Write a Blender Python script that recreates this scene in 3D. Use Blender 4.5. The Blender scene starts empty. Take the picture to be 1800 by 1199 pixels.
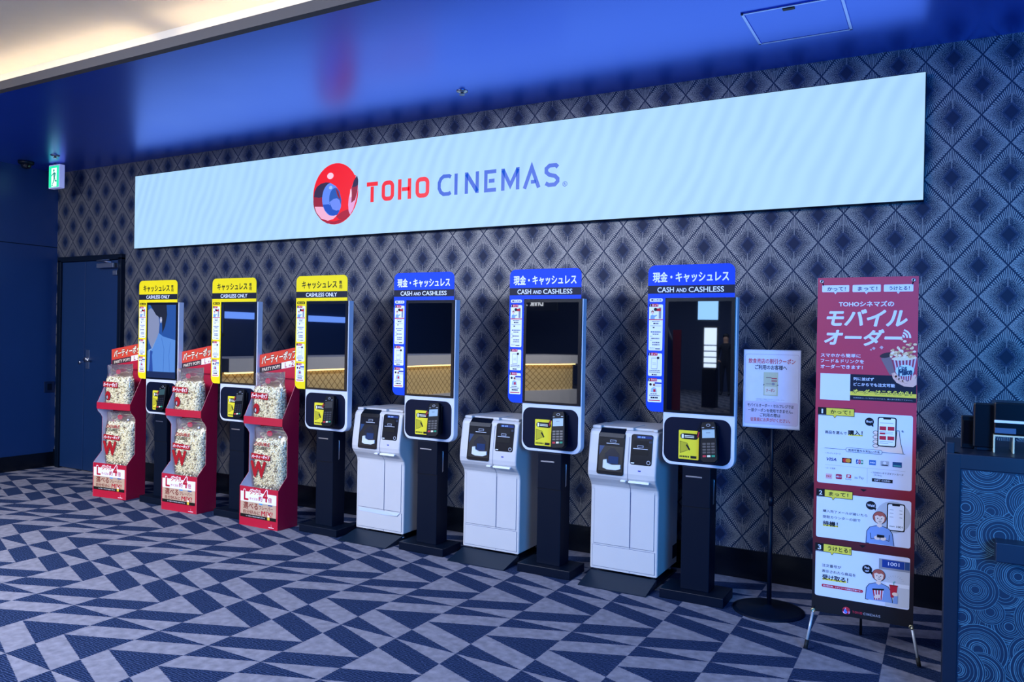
import bpy, bmesh, math, random
import numpy as np
from mathutils import Vector, Matrix
random.seed(7)
C = bpy.context.scene.collection
S = bpy.context.scene
PI = math.pi

# ------------------------------------------------------------------ camera
cd = bpy.data.cameras.new('camera'); cam = bpy.data.objects.new('camera', cd); C.objects.link(cam)
S.camera = cam
YAW, PITCH, ROLL, FPX = 0.50627280, -0.00387327, 0.01849848, 1366.527
def cam_axes():
    cy, sy = math.cos(YAW), math.sin(YAW)
    f = Vector((-sy*math.cos(PITCH), cy*math.cos(PITCH), math.sin(PITCH)))
    r = Vector((cy, sy, 0)); u = r.cross(f)
    cr, sr = math.cos(ROLL), math.sin(ROLL)
    return cr*r+sr*u, -sr*r+cr*u, f
_r, _u, _f = cam_axes()
cam.matrix_world = Matrix(((_r.x, _u.x, -_f.x, 0), (_r.y, _u.y, -_f.y, -5.09700), (_r.z, _u.z, -_f.z, 1.513), (0, 0, 0, 1)))
cd.sensor_width = 36; cd.sensor_fit = 'HORIZONTAL'; cd.lens = FPX/1800*36
cd.clip_start = .05; cd.clip_end = 200

# ------------------------------------------------------------------ world, light, exposure
w = bpy.data.worlds.new('world'); S.world = w; w.use_nodes = True
w.node_tree.nodes['Background'].inputs[0].default_value = (.02, .05, .16, 1)
w.node_tree.nodes['Background'].inputs[1].default_value = .5
S.view_settings.view_transform = 'Standard'; S.view_settings.look = 'None'
S.view_settings.exposure = 0.0; S.view_settings.gamma = 1; S.view_settings.use_curve_mapping = False
def area(name, loc, size, power, col, rot):
    l = bpy.data.lights.new(name, 'AREA'); l.shape = 'RECTANGLE'; l.size, l.size_y = size
    l.energy = power; l.color = col
    o = bpy.data.objects.new(name, l); C.objects.link(o); o.location = loc; o.rotation_euler = rot
    return o
# soft fill lamps for the unseen lobby; the concession and far-lobby ones are added
area('lobby_fill_light', (-4.9, -5.8, 3.42), (3.6, 1.0), 490, (.60, .68, .90), (math.radians(42), 0, math.radians(-16))).data.spread = 2.2
area('lobby_fill_light', (-3.2, -3.4, 3.42), (6.0, .4), 95, (.56, .66, .95), (math.radians(20), 0, 0))  # extra fill to lift the right side
area('concession_fill', (-5.6, -8.4, 3.1), (8, .4), 620, (1, .97, .94), (math.radians(58), 0, math.radians(90)))  # added fill for the mirrored counter front, no fitting there
area('concession_blue_fill', (-11.4, -10.5, 3.4), (3, 8), 170, (.12, .34, 1.0), (0, 0, 0))  # added blue fill so the concession wall is not black
area('far_lobby_fill', (-5.0, -16.0, 3.4), (6, 4), 260, (.55, .72, 1.0), (0, 0, 0))  # added fill brightening the far lobby mirrored in the screens
# blue light from the right, behind the photographer; its source is unseen
area('blue_side_light', (2.0, -5.7, 1.9), (1.3, 1.3), 300, (.02, .30, 1.0), (math.radians(78), 0, math.radians(34)))

# ------------------------------------------------------------------ materials
def lin(c):
    if isinstance(c, str):
        c = [int(c[i:i+2], 16)/255 for i in (0, 2, 4)]
    return tuple(x/12.92 if x <= .04045 else ((x+.055)/1.055)**2.4 for x in c)
class N:
    """tiny node expression builder"""
    def __init__(s, nt): s.nt = nt
    def val(s, x, sock):
        if isinstance(x, (int, float)): sock.default_value = x
        else: s.nt.links.new(x, sock)
    def m(s, op, a, b=0.0, c=0.0):
        n = s.nt.nodes.new('ShaderNodeMath'); n.operation = op
        for x, k in zip((a, b, c), n.inputs): s.val(x, k)
        return n.outputs[0]
    def node(s, t, **k):
        n = s.nt.nodes.new(t)
        for a, b in k.items(): setattr(n, a, b)
        return n
    def ramp(s, fac, stops, interp='LINEAR'):
        n = s.nt.nodes.new('ShaderNodeValToRGB'); n.color_ramp.interpolation = interp
        e = n.color_ramp.elements
        while len(e) < len(stops): e.new(.5)
        for k, (p, c) in zip(e, stops): k.position = p; k.color = (*c, 1)
        s.nt.links.new(fac, n.inputs[0]); return n.outputs[0]
    def mix(s, f, a, b):
        n = s.nt.nodes.new('ShaderNodeMix'); n.data_type = 'RGBA'
        s.val(f, n.inputs[0])
        for x, k in ((a, n.inputs[6]), (b, n.inputs[7])):
            if isinstance(x, tuple): k.default_value = (*x[:3], 1)
            else: s.nt.links.new(x, k)
        return n.outputs[2]
    def noise(s, vec, scale, detail=2.0):
        n = s.nt.nodes.new('ShaderNodeTexNoise'); n.inputs['Scale'].default_value = scale; n.inputs['Detail'].default_value = detail
        if vec is not None: s.nt.links.new(vec, n.inputs['Vector'])
        return n.outputs[0]
MATS = {}
def mat(name, col, rough=.5, metal=0.0, emit=None, es=1.0, ior=1.5, spec=.5, var=.04):
    """a Principled material whose colour and roughness vary a little with a noise"""
    if name in MATS: return MATS[name]
    m = bpy.data.materials.new(name); m.use_nodes = True; nt = m.node_tree; b = nt.nodes['Principled BSDF']; e = N(nt)
    c = lin(col)
    if var:
        tc = e.node('ShaderNodeTexCoord')
        nz = e.noise(tc.outputs['Object'], 9.0, 3.0)
        k = e.mix(nz, tuple(x*(1-var) for x in c), tuple(min(1, x*(1+var)) for x in c))
        nt.links.new(k, b.inputs['Base Color'])
        nt.links.new(e.m('MULTIPLY_ADD', nz, .12*rough, rough*.94), b.inputs['Roughness'])
    else:
        b.inputs['Base Color'].default_value = (*c, 1); b.inputs['Roughness'].default_value = rough
    b.inputs['Metallic'].default_value = metal
    b.inputs['IOR'].default_value = ior
    b.inputs['Specular IOR Level'].default_value = spec
    if emit is not None:
        b.inputs['Emission Color'].default_value = (*lin(emit), 1); b.inputs['Emission Strength'].default_value = es
    MATS[name] = m; return m
def ink(col): return mat('ink_'+col, col, .55, var=.02, spec=.22)
def glow(col, s=1.0):
    """a colour shown by a lit screen"""
    k = 'lit_%s_%.2f' % (col, s)
    if k in MATS: return MATS[k]
    m = mat(k, '050505', .4, emit=col, es=s, var=0); return m

# ------------------------------------------------------------------ mesh helpers
class MB:
    def __init__(s): s.v = []; s.f = []; s.fm = []; s.mats = []; s.sm = []
    def mi(s, m):
        if m not in s.mats: s.mats.append(m)
        return s.mats.index(m)
    def add(s, vs, fs, m, smooth=False):
        o = len(s.v); s.v += [tuple(v) for v in vs]; i = s.mi(m)
        for f in fs: s.f.append([o+k for k in f]); s.fm.append(i); s.sm.append(smooth)
        return s
    def bm(s, b, m, smooth=False):
        b.verts.index_update()
        s.add([v.co[:] for v in b.verts], [[v.index for v in f.verts] for f in b.faces], m, smooth); b.free(); return s
    def box(s, x0, x1, y0, y1, z0, z1, m, bev=0.0, seg=2, M=None):
        b = bmesh.new(); bmesh.ops.create_cube(b, size=1)
        for v in b.verts: v.co = Vector(((x0+x1)/2+v.co.x*(x1-x0), (y0+y1)/2+v.co.y*(y1-y0), (z0+z1)/2+v.co.z*(z1-z0)))
        if bev: bmesh.ops.bevel(b, geom=b.edges[:], offset=bev, segments=seg, profile=.5, affect='EDGES')
        if M is not None: b.transform(M)
        return s.bm(b, m, False)
    def prism(s, pts, fn, d0, d1, m, bev=0.0, seg=2):
        """extrude the outline pts; fn(a, b, d) gives the 3D point"""
        b = bmesh.new(); f0 = b.faces.new([b.verts.new(fn(p[0], p[1], d0)) for p in pts])
        r = bmesh.ops.extrude_face_region(b, geom=[f0]); vs = [g for g in r['geom'] if isinstance(g, bmesh.types.BMVert)]
        D = Vector(fn(0, 0, d1))-Vector(fn(0, 0, d0))
        for v in vs: v.co += D
        bmesh.ops.recalc_face_normals(b, faces=b.faces)
        if bev:
            ed = [e for e in b.edges if all(len(f.verts) == len(pts) for f in e.link_faces) or any(len(f.verts) == len(pts) and len(pts) != 4 for f in e.link_faces)]
            bmesh.ops.bevel(b, geom=ed, offset=bev, segments=seg, profile=.5, affect='EDGES')
        return s.bm(b, m)
    def tube(s, pts, r, m, n=12, cap=True):
        pts = [Vector(p) for p in pts]; vs = []; fs = []
        for i, p in enumerate(pts):
            t = (pts[min(i+1, len(pts)-1)]-pts[max(i-1, 0)]).normalized()
            a = t.cross(Vector((0, 0, 1)) if abs(t.z) < .9 else Vector((1, 0, 0))).normalized(); b = t.cross(a)
            rr = r[i] if isinstance(r, (list, tuple)) else r
            vs += [p+a*rr*math.cos(2*PI*k/n)+b*rr*math.sin(2*PI*k/n) for k in range(n)]
        for i in range(len(pts)-1):
            for k in range(n): fs.append([i*n+k, i*n+(k+1) % n, (i+1)*n+(k+1) % n, (i+1)*n+k])
        if cap: fs += [list(range(n))[::-1], [len(vs)-n+k for k in range(n)]]
        return s.add(vs, fs, m, True)
    def lathe(s, prof, c, m, n=32, axis='z', smooth=True):
        """profile of (radius, height) about a vertical or a y axis through c"""
        vs = []; fs = []
        for r, h in prof:
            for k in range(n):
                a = 2*PI*k/n
                vs.append((c[0]+r*math.cos(a), c[1]+r*math.sin(a), c[2]+h) if axis == 'z' else (c[0]+r*math.cos(a), c[1]+h, c[2]+r*math.sin(a)))
        for i in range(len(prof)-1):
            for k in range(n): fs.append([i*n+k, i*n+(k+1) % n, (i+1)*n+(k+1) % n, (i+1)*n+k])
        fs += [list(range(n)), [len(vs)-n+k for k in range(n)]]
        return s.add(vs, fs, m, smooth)
    def build(s, name, parent=None, loc=(0, 0, 0), smooth_angle=True):
        me = bpy.data.meshes.new(name); me.from_pydata(s.v, [], s.f)
        for m in s.mats: me.materials.append(m)
        me.polygons.foreach_set('material_index', s.fm)
        me.polygons.foreach_set('use_smooth', s.sm); me.update()
        o = bpy.data.objects.new(name, me); C.objects.link(o); o.location = loc
        if parent is not None: o.parent = parent
        return o
def rr(x0, x1, y0, y1, r, n=6, corners=(1, 1, 1, 1)):
    """rounded rectangle outline; corners = bottom-left, bottom-right, top-right, top-left"""
    sx, sy = (1 if x1 > x0 else -1), (1 if y1 > y0 else -1); P = []
    for k, (cx, cy, a0) in enumerate(((x0+sx*r, y0+sy*r, PI), (x1-sx*r, y0+sy*r, 1.5*PI), (x1-sx*r, y1-sy*r, 0), (x0+sx*r, y1-sy*r, .5*PI))):
        if corners[k]: P += [(cx+sx*r*math.cos(a0+i*PI/2/n), cy+sy*r*math.sin(a0+i*PI/2/n)) for i in range(n+1)]
        else: P.append([(x0, y0), (x1, y0), (x1, y1), (x0, y1)][k])
    return P
def ell(cx, cy, rx, ry, n=28, a0=0, a1=2*PI, rot=0):
    c, s = math.cos(rot), math.sin(rot); P = []
    full = abs(a1-a0-2*PI) < 1e-6
    for i in range(n if full else n+1):
        a = a0+(a1-a0)*i/n; x, y = rx*math.cos(a), ry*math.sin(a)
        P.append((cx+x*c-y*s, cy+x*s+y*c))
    return P
_tx = {}
def glyphs(s, bold, shear):
    k = (s, 0, shear)
    if k not in _tx:
        cu = bpy.data.curves.new('t', 'FONT'); cu.body = s; cu.shear = shear; cu.resolution_u = 3
        o = bpy.data.objects.new('t', cu); C.objects.link(o)
        me = bpy.data.meshes.new_from_object(o.evaluated_get(bpy.context.evaluated_depsgraph_get()))
        v = np.array([p.co[:2] for p in me.vertices]); f = [list(p.vertices) for p in me.polygons]
        bpy.data.objects.remove(o); bpy.data.curves.remove(cu); bpy.data.meshes.remove(me)
        mn, mx = v.min(0), v.max(0); v = (v-mn)/np.maximum(mx-mn, 1e-9)
        _tx[k] = (v, f, (mx-mn)[0]/(mx-mn)[1])
    return _tx[k]
class Art:
    """flat print laid on a surface: fn(u, v, lift) gives the 3D point"""
    def __init__(s, mb, fn, step=.0003): s.mb = mb; s.fn = fn; s.st = step
    def poly(s, pts, m, L=1): s.mb.add([s.fn(p[0], p[1], L*s.st) for p in pts], [list(range(len(pts)))], m)
    def rect(s, x0, x1, y0, y1, m, L=1): s.poly([(x0, y0), (x1, y0), (x1, y1), (x0, y1)], m, L)
    def rrect(s, x0, x1, y0, y1, r, m, L=1, corners=(1, 1, 1, 1)): s.poly(rr(x0, x1, y0, y1, r, 5, corners), m, L)
    def oval(s, cx, cy, rx, ry, m, L=1, **k): s.poly(ell(cx, cy, rx, ry, **k), m, L)
    def ring(s, cx, cy, r, w, m, L=1, a0=0, a1=2*PI, n=32, ry=None):
        ry = ry or r
        A = [(cx+r*math.cos(a0+(a1-a0)*i/n), cy+ry*math.sin(a0+(a1-a0)*i/n)) for i in range(n+1)]
        B = [(cx+(r-w)*math.cos(a0+(a1-a0)*i/n), cy+(ry-w)*math.sin(a0+(a1-a0)*i/n)) for i in range(n+1)]
        v = [s.fn(*p, L*s.st) for p in A+B]
        s.mb.add(v, [[i, i+1, n+2+i, n+1+i] for i in range(n)], m)
    def line(s, pts, w, m, L=1, closed=False):
        """a stroke of even width along pts, mitred"""
        P = [Vector(p) for p in pts]; n = len(P); A = []; B = []
        for i, p in enumerate(P):
            a = P[i-1] if (i > 0 or closed) else None; b = P[(i+1) % n] if (i < n-1 or closed) else None
            d1 = (p-a).normalized() if a is not None else None; d2 = (b-p).normalized() if b is not None else None
            d1 = d1 or d2; d2 = d2 or d1
            t = (d1+d2); t = t.normalized() if t.length > 1e-6 else d1
            nn = Vector((-t.y, t.x)); q = max(.35, nn.dot(Vector((-d1.y, d1.x))))
            A.append(p+nn*w/2/q); B.append(p-nn*w/2/q)
        v = [s.fn(p.x, p.y, L*s.st) for p in A+B]; k = n if closed else n-1
        s.mb.add(v, [[i, (i+1) % n, n+(i+1) % n, n+i] for i in range(k)], m)
    def text(s, t, xl, xr, yb, yt, m, bold=.012, shear=0, L=2, rot=0):
        v, f, asp = glyphs(t, bold, shear)
        if xr is None: xr = xl+abs(yt-yb)*asp
        cx, cy = (xl+xr)/2, (yb+yt)/2; c, sn = math.cos(rot), math.sin(rot)
        w = bold*abs(yt-yb)*(.9 if bold < .04 else 1.1)     # thicken the strokes by overprinting
        nd = 0 if w == 0 else (5 if bold < .03 else 10)
        sh = [(w*1.3*math.cos(2*PI*k/nd+.3), w*1.3*math.sin(2*PI*k/nd+.3)) for k in range(nd)] or [(0, 0)]
        for q, (dx, dy) in enumerate(sh):
            P = []
            for a, b in v:
                x, y = xl+a*(xr-xl)-cx+dx, yb+b*(yt-yb)-cy+dy
                P.append(s.fn(cx+x*c-y*sn, cy+x*sn+y*c, L*s.st+q*.00002))
            s.mb.add(P, f, m)
def front(y, x=0, z=0): return lambda u, v, l: (x+u, y-l, z+v)          # a print facing -Y, in metres
def empty(name, loc, rz=0):
    o = bpy.data.objects.new(name, None); C.objects.link(o); o.location = loc; o.rotation_euler = (0, 0, rz); o.empty_display_size = .1
    return o
def tag(o, label, cat, group=None, kind=None):
    o['label'] = label; o['category'] = cat
    if group: o['group'] = group
    if kind: o['kind'] = kind
    return o
def struct(mb, name, label=None, cat=None, parent=None):
    o = mb.build(name, parent)
    if parent is None:
        o['kind'] = 'structure'
        if label: tag(o, label, cat)
    return o
def kids(o): return [c for c in bpy.data.objects if c.parent == o]
def dup(o, parent=None):
    c = o.copy(); C.objects.link(c); c.parent = parent
    for k in kids(o): dup(k, c)
    return c

# ------------------------------------------------------------------ surface materials of the room
def carpet_material():
    m = bpy.data.materials.new('carpet'); m.use_nodes = True; nt = m.node_tree; b = nt.nodes['Principled BSDF']; e = N(nt)
    tc = e.node('ShaderNodeTexCoord'); sp = e.node('ShaderNodeSeparateXYZ'); nt.links.new(tc.outputs['Object'], sp.inputs[0])
    edge = e.noise(tc.outputs['Object'], 160.0, 1.0)
    jx = e.m('MULTIPLY_ADD', edge, .008, sp.outputs[0]); jy = e.m('MULTIPLY_ADD', edge, .010, sp.outputs[1])
    u = e.m('DIVIDE', e.m('ADD', jx, 2.010+.357*40-.004), .357); f = e.m('FRACT', u)
    v = e.m('MODULO', e.m('DIVIDE', e.m('SUBTRACT', -.741+.1367*80+.005, jy), .1367), 8.0)
    dark = None
    for (a0, a1, b0, b1) in ((0, 1, 1, 1), (1, 2, 2, 3), (4, 3, 5, 4), (5, 5, 6, 5), (7, 6, 7, 8)):
        lo = e.m('MULTIPLY_ADD', f, float(a1-a0), float(a0)); hi = e.m('MULTIPLY_ADD', f, float(b1-b0), float(b0))
        k = e.m('MULTIPLY', e.m('GREATER_THAN', v, lo), e.m('LESS_THAN', v, hi))
        dark = k if dark is None else e.m('MAXIMUM', dark, k)
    # the light yarn: soft mottling; the dark yarn: fine wavy pale threads
    n1 = e.noise(tc.outputs['Object'], 22.0, 5.0); n2 = e.noise(tc.outputs['Object'], 420.0, 2.0)
    g = e.m('ADD', e.m('MULTIPLY', n1, .6), e.m('MULTIPLY', n2, .4))
    light = e.ramp(g, [(.28, lin('62616c')), (.72, lin('94929c'))])
    wv = e.node('ShaderNodeTexWave', wave_type='BANDS', bands_direction='Y'); nt.links.new(tc.outputs['Object'], wv.inputs['Vector'])
    wv.inputs['Scale'].default_value = 24; wv.inputs['Distortion'].default_value = 5.5; wv.inputs['Detail'].default_value = 1.5; wv.inputs['Detail Scale'].default_value = 1.3
    th = e.m('MULTIPLY', e.m('GREATER_THAN', wv.outputs[1], .72), e.m('GREATER_THAN', n2, .47))
    darkc = e.mix(e.m('MULTIPLY', th, .7), lin('0f1f3c'), lin('4f6088'))
    col = e.mix(dark, light, darkc)
    nt.links.new(col, b.inputs['Base Color']); b.inputs['Roughness'].default_value = .95; b.inputs['Specular IOR Level'].default_value = .1
    bp = e.node('ShaderNodeBump'); bp.inputs['Strength'].default_value = .35; bp.inputs['Distance'].default_value = .004
    nt.links.new(n2, bp.inputs['Height']); nt.links.new(bp.outputs[0], b.inputs['Normal'])
    return m
WP_X0, WP_Z0, WP_HX, WP_HZ = 1.81078972*.17, 1.513+9.66878747*.17, 0.83338145*.17, .17
def wallpaper_material():
    m = bpy.data.materials.new('wallpaper'); m.use_nodes = True; nt = m.node_tree; b = nt.nodes['Principled BSDF']; e = N(nt)
    tc = e.node('ShaderNodeTexCoord'); sp = e.node('ShaderNodeSeparateXYZ'); nt.links.new(tc.outputs['Object'], sp.inputs[0])
    u = e.m('DIVIDE', e.m('ADD', sp.outputs[0], -WP_X0+WP_HX*200), WP_HX); w_ = e.m('DIVIDE', e.m('ADD', sp.outputs[2], -WP_Z0+WP_HZ*100), WP_HZ)
    p = e.m('MULTIPLY', e.m('ADD', u, w_), .5); q = e.m('MULTIPLY', e.m('SUBTRACT', u, w_), .5)
    a = e.m('SUBTRACT', p, e.m('ROUND', p)); c = e.m('SUBTRACT', q, e.m('ROUND', q))
    x = e.m('ADD', a, c); z = e.m('SUBTRACT', a, c)                 # -1..1 inside one diamond
    ax, az = e.m('ABSOLUTE', x), e.m('ABSOLUTE', z); d = e.m('ADD', ax, az)
    # strokes pointing from the diamond's middle to its edges, breaking up into specks
    t = e.m('DIVIDE', x, e.m('MAXIMUM', d, .02)); at = e.m('ABSOLUTE', t)
    ray = e.m('GREATER_THAN', e.m('SINE', e.m('MULTIPLY_ADD', t, 2*PI*15.5, PI/2)), -.10)
    nz = e.noise(tc.outputs['Object'], 330.0, 1.0); nz2 = e.noise(tc.outputs['Object'], 120.0, 2.0)
    speck = e.m('GREATER_THAN', e.m('ADD', nz, e.m('MULTIPLY_ADD', d, .26, e.m('MULTIPLY', at, .06))), .735)
    fan = e.m('GREATER_THAN', e.m('ADD', e.m('SUBTRACT', d, e.m('MULTIPLY', at, .42)), e.m('MULTIPLY', nz2, .36)), .76)
    broken = e.m('GREATER_THAN', nz, .33)
    pat = e.m('ADD', e.m('MULTIPLY', fan, e.m('MULTIPLY', ray, broken)), e.m('MULTIPLY', e.m('SUBTRACT', 1.0, fan), speck))
    spine = e.m('MULTIPLY', e.m('LESS_THAN', ax, .024), e.m('MULTIPLY', e.m('GREATER_THAN', az, .28), e.m('LESS_THAN', az, .62)))
    pat = e.m('MAXIMUM', pat, e.m('MULTIPLY', spine, .5))
    pat = e.m('MULTIPLY', pat, e.m('LESS_THAN', d, .962))
    halo = e.m('MULTIPLY', e.m('LESS_THAN', d, .37), e.m('GREATER_THAN', d, .245))
    pat = e.m('MULTIPLY', pat, e.m('GREATER_THAN', d, .31))
    sq = e.m('LESS_THAN', d, .235)
    silver = e.mix(nz2, lin('747474'), lin('a5a19c'))
    col = e.mix(pat, lin('081e3c'), silver)
    col = e.mix(e.m('MULTIPLY', halo, e.m('MULTIPLY_ADD', nz, .25, .0)), col, lin('4a5a84'))
    col = e.mix(sq, col, lin('041636'))
    nt.links.new(col, b.inputs['Base Color']); b.inputs['Roughness'].default_value = .52
    nt.links.new(e.m('MULTIPLY', pat, .62), b.inputs['Metallic'])      # metallic silver ink
    b.inputs['Specular IOR Level'].default_value = .25
    return m
def ceiling_material():
    m = bpy.data.materials.new('blue_gloss_ceiling'); m.use_nodes = True; nt = m.node_tree; b = nt.nodes['Principled BSDF']; e = N(nt)
    tc = e.node('ShaderNodeTexCoord')
    nz = e.noise(tc.outputs['Object'], 2.2, 3.0)
    nt.links.new(e.mix(nz, (.055, .175, .90), (.07, .20, .96)), b.inputs['Base Color'])
    b.inputs['Metallic'].default_value = .82
    nt.links.new(e.m('MULTIPLY_ADD', nz, .06, .27), b.inputs['Roughness'])
    bp = e.node('ShaderNodeBump'); bp.inputs['Strength'].default_value = .06; bp.inputs['Distance'].default_value = .02
    nt.links.new(e.noise(tc.outputs['Object'], 1.6, 2.0), bp.inputs['Height']); nt.links.new(bp.outputs[0], b.inputs['Normal'])
    return m
M_CARPET, M_WALLP, M_CEIL = carpet_material(), wallpaper_material(), ceiling_material()
M_NAVYWALL = mat('navy_wall_panel', '0d2a58', .34, spec=.5)
M_BLACK = mat('black_powder_coat', '020d1e', .42, spec=.18)
M_BLACKGLOSS = mat('black_gloss_plastic', '050a14', .22, spec=.4)
M_WHITE = mat('white_plastic', 'd2d6e2', .36, var=.02)
M_WHITEBODY = mat('white_machine_plastic', 'cbc7c4', .42, var=.02)
M_CREAM = mat('cream_ceiling_paint', 'cfc6b4', .8)
M_LIP = mat('grey_lip_paint', '524b47', .7)
M_STEEL = mat('brushed_steel', 'b9bcc4', .3, 1.0)
M_GLASS = mat('dark_screen_glass', '04060c', .015, ior=2.6, var=0)

# ------------------------------------------------------------------ room shell
CZ = 3.25
struct(MB().box(-14, 5, -20, .2, -.1, 0, M_CARPET), 'floor', 'grey and navy carpet of slanted triangles and strips', 'floor')
struct(MB().box(-8.7, 5, 0, .15, 0, 4.2, M_WALLP), 'wall_back', 'dark wallpaper wall with silver diamond pattern', 'wall')
struct(MB().box(-8.77, -8.62, -3.4, 0, 0, 4.2, M_NAVYWALL), 'wall_left', 'plain dark blue wall at the left end', 'wall')
struct(MB().box(-14, -13.85, -20, -3.4, 0, 4.2, M_NAVYWALL), 'wall_concession')
struct(MB().box(-13.85, -8.77, -3.5, -3.4, 0, 4.2, M_NAVYWALL), 'wall_concession_return')
struct(MB().box(-14, 5, -20.15, -20, 0, 4.2, mat('lobby_rear_wall', '2a3a60', .6)), 'wall_rear')
struct(MB().box(4.9, 5, -20, 0, 0, 4.2, M_NAVYWALL), 'wall_right')
struct(MB().box(-8.62, 4.9, -1.93, 0, CZ, CZ+.035, M_CEIL), 'ceiling', 'glossy blue lower ceiling reflecting the lit screen', 'ceiling')
struct(MB().box(-8.62, 4.9, -1.98, -1.93, CZ-.008, CZ+.055, M_LIP), 'trim_1', 'grey lip along the edge of the blue ceiling', 'trim')
struct(MB().box(-14, 5, -20, -1.72, 3.47, 3.6, M_CREAM), 'ceiling_upper', 'raised cream ceiling above the cove light', 'ceiling')
struct(MB().box(-8.62, 4.9, -1.78, -1.72, CZ+.035, 3.47, M_CREAM), 'trim_2', 'cream back of the light cove', 'trim')
struct(MB().box(-7.42, 5, -.014, 0, 0, .186, M_BLACKGLOSS).box(-8.62, -8.53, -.014, 0, 0, .186, M_BLACKGLOSS), 'baseboard_back', 'black baseboard under the patterned wall', 'baseboard')
struct(MB().box(-8.62, -8.606, -3.4, -.014, 0, .16, M_BLACKGLOSS), 'baseboard_left', 'dark baseboard under the plain blue wall', 'baseboard')
struct(MB().box(-8.621, -8.6175, -3.4, 0, 2.418, 2.426, M_BLACK), 'trim_3', 'thin dark joint across the blue side wall', 'trim')

# cove light: two warm strips lying behind the lip
M_COVE = mat('warm_led_strip', 'fff0cf', .5, emit='ffe6b4', es=16, var=0)
for x0, x1 in ((-8.5, -4.55), (-4.32, 4.5)):
    o = MB().box(x0, x1, -1.875, -1.85, CZ+.037, CZ+.060, M_COVE, .004).build('cove_light_strip')
    tag(o, 'warm white light strip in the cove, %s run' % ('left' if x0 < -5 else 'right'), 'light strip', 'light strips in the ceiling cove')

# doorway in the back wall: double door of two uneven leaves
M_DOOR = mat('dark_blue_door', '0c2850', .38)
DX0, DX1, DZ, DS = -8.488, -7.455, 2.272, -8.05
fr = MB()
fr.box(DX0-.04, DX0+.02, -.05, .0, 0, DZ, M_BLACK, .004).box(DX1-.02, DX1+.035, -.05, 0, 0, DZ, M_BLACK, .004).box(DX0-.04, DX1+.035, -.05, 0, DZ-.02, DZ+.035, M_BLACK, .004)
door = struct(fr, 'door_1', 'dark blue double door at the left end of the patterned wall', 'door')
lf = MB().box(DX0+.022, DS-.004, -.03, -.001, .012, DZ-.024, M_DOOR, .003).build('door_leaf', door)
lf2 = MB().box(DS+.004, DX1-.022, -.03, -.001, .012, DZ-.024, M_DOOR, .003).build('door_leaf', door)
MB().lathe([(.0, -.03), (.026, -.03), (.026, 0), (0, 0)], (-7.99, -.031, 1.2), M_STEEL, 20, 'y').tube([(-7.99, -.06, 1.2), (-7.99, -.075, 1.2), (-7.90, -.075, 1.195)], .009, M_STEEL).box(-8.02, -7.96, -.034, -.03, 1.10, 1.30, M_STEEL, .002).build('door_handle', lf2)
MB().lathe([(.0, -.012), (.018, -.012), (.018, 0), (0, 0)], (-8.12, -.031, 1.165), M_STEEL, 16, 'y').build('door_lock', lf)
MB().box(-7.78, -7.50, -.085, -.031, 2.165, 2.215, M_STEEL, .004).tube([(-7.55, -.07, 2.222), (-7.70, -.13, 2.235), (-7.60, -.06, 2.25)], .008, M_STEEL).build('door_closer', lf2)
MB().box(-7.56, -7.49, -.05, -.031, 2.09, 2.14, M_STEEL, .003).build('door_sensor', lf2)

# access panel in the ceiling
HX0, HX1, HY0, HY1 = -.968, -.465, -.93, -.455
M_HATCHF = mat('hatch_frame_metal', '9fb6ff', .25, 1.0)
hf = MB()
for a in ((HX0, HX1, HY0, HY0+.016), (HX0, HX1, HY1-.016, HY1), (HX0, HX0+.016, HY0, HY1), (HX1-.016, HX1, HY0, HY1)): hf.box(*a, CZ-.007, CZ, M_HATCHF, .002)
hatch = hf.build('ceiling_hatch'); tag(hatch, 'square access hatch with pale metal frame in the blue ceiling', 'hatch')
MB().box(HX0+.019, HX1-.019, HY0+.019, HY1-.019, CZ-.004, CZ, M_CEIL).build('hatch_panel', hatch)
MB().box(-.76, -.70, HY0+.02, HY0+.05, CZ-.010, CZ-.004, M_BLACK, .002).build('hatch_latch', hatch)

def sprinkler(x, y, label):
    t = empty('sprinkler_head', (x, y, CZ)); tag(t, label, 'sprinkler')
    MB().lathe([(0, 0), (.042, 0), (.040, -.006), (.024, -.012), (0, -.012)], (0, 0, 0), M_STEEL, 28).build('cover_ring', t)
    MB().lathe([(0, -.012), (.012, -.012), (.009, -.024), (.020, -.026), (.020, -.029), (0, -.029)], (0, 0, 0), M_STEEL, 20).build('nozzle', t)
sprinkler(-3.0, -.479, 'small round sprinkler head in the blue ceiling above the lit screen')
sprinkler(-7.77, -.54, 'small ceiling sprinkler beside the green exit sign')

# security camera on the ceiling near the left corner
t = empty('dome_camera', (-8.35, -.50, CZ)); tag(t, 'small black dome security camera on the ceiling left of the exit sign', 'camera')
MB().lathe([(0, 0), (.075, 0), (.072, -.025), (.055, -.034), (0, -.034)], (0, 0, 0), M_BLACK, 28).build('housing', t)
MB().lathe([(.05, -.034), (.046, -.055), (.030, -.072), (0.001, -.080)], (0, 0, 0), mat('smoked_dome', '0a0d16', .06, ior=1.9), 28).build('lens_dome', t)

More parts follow.
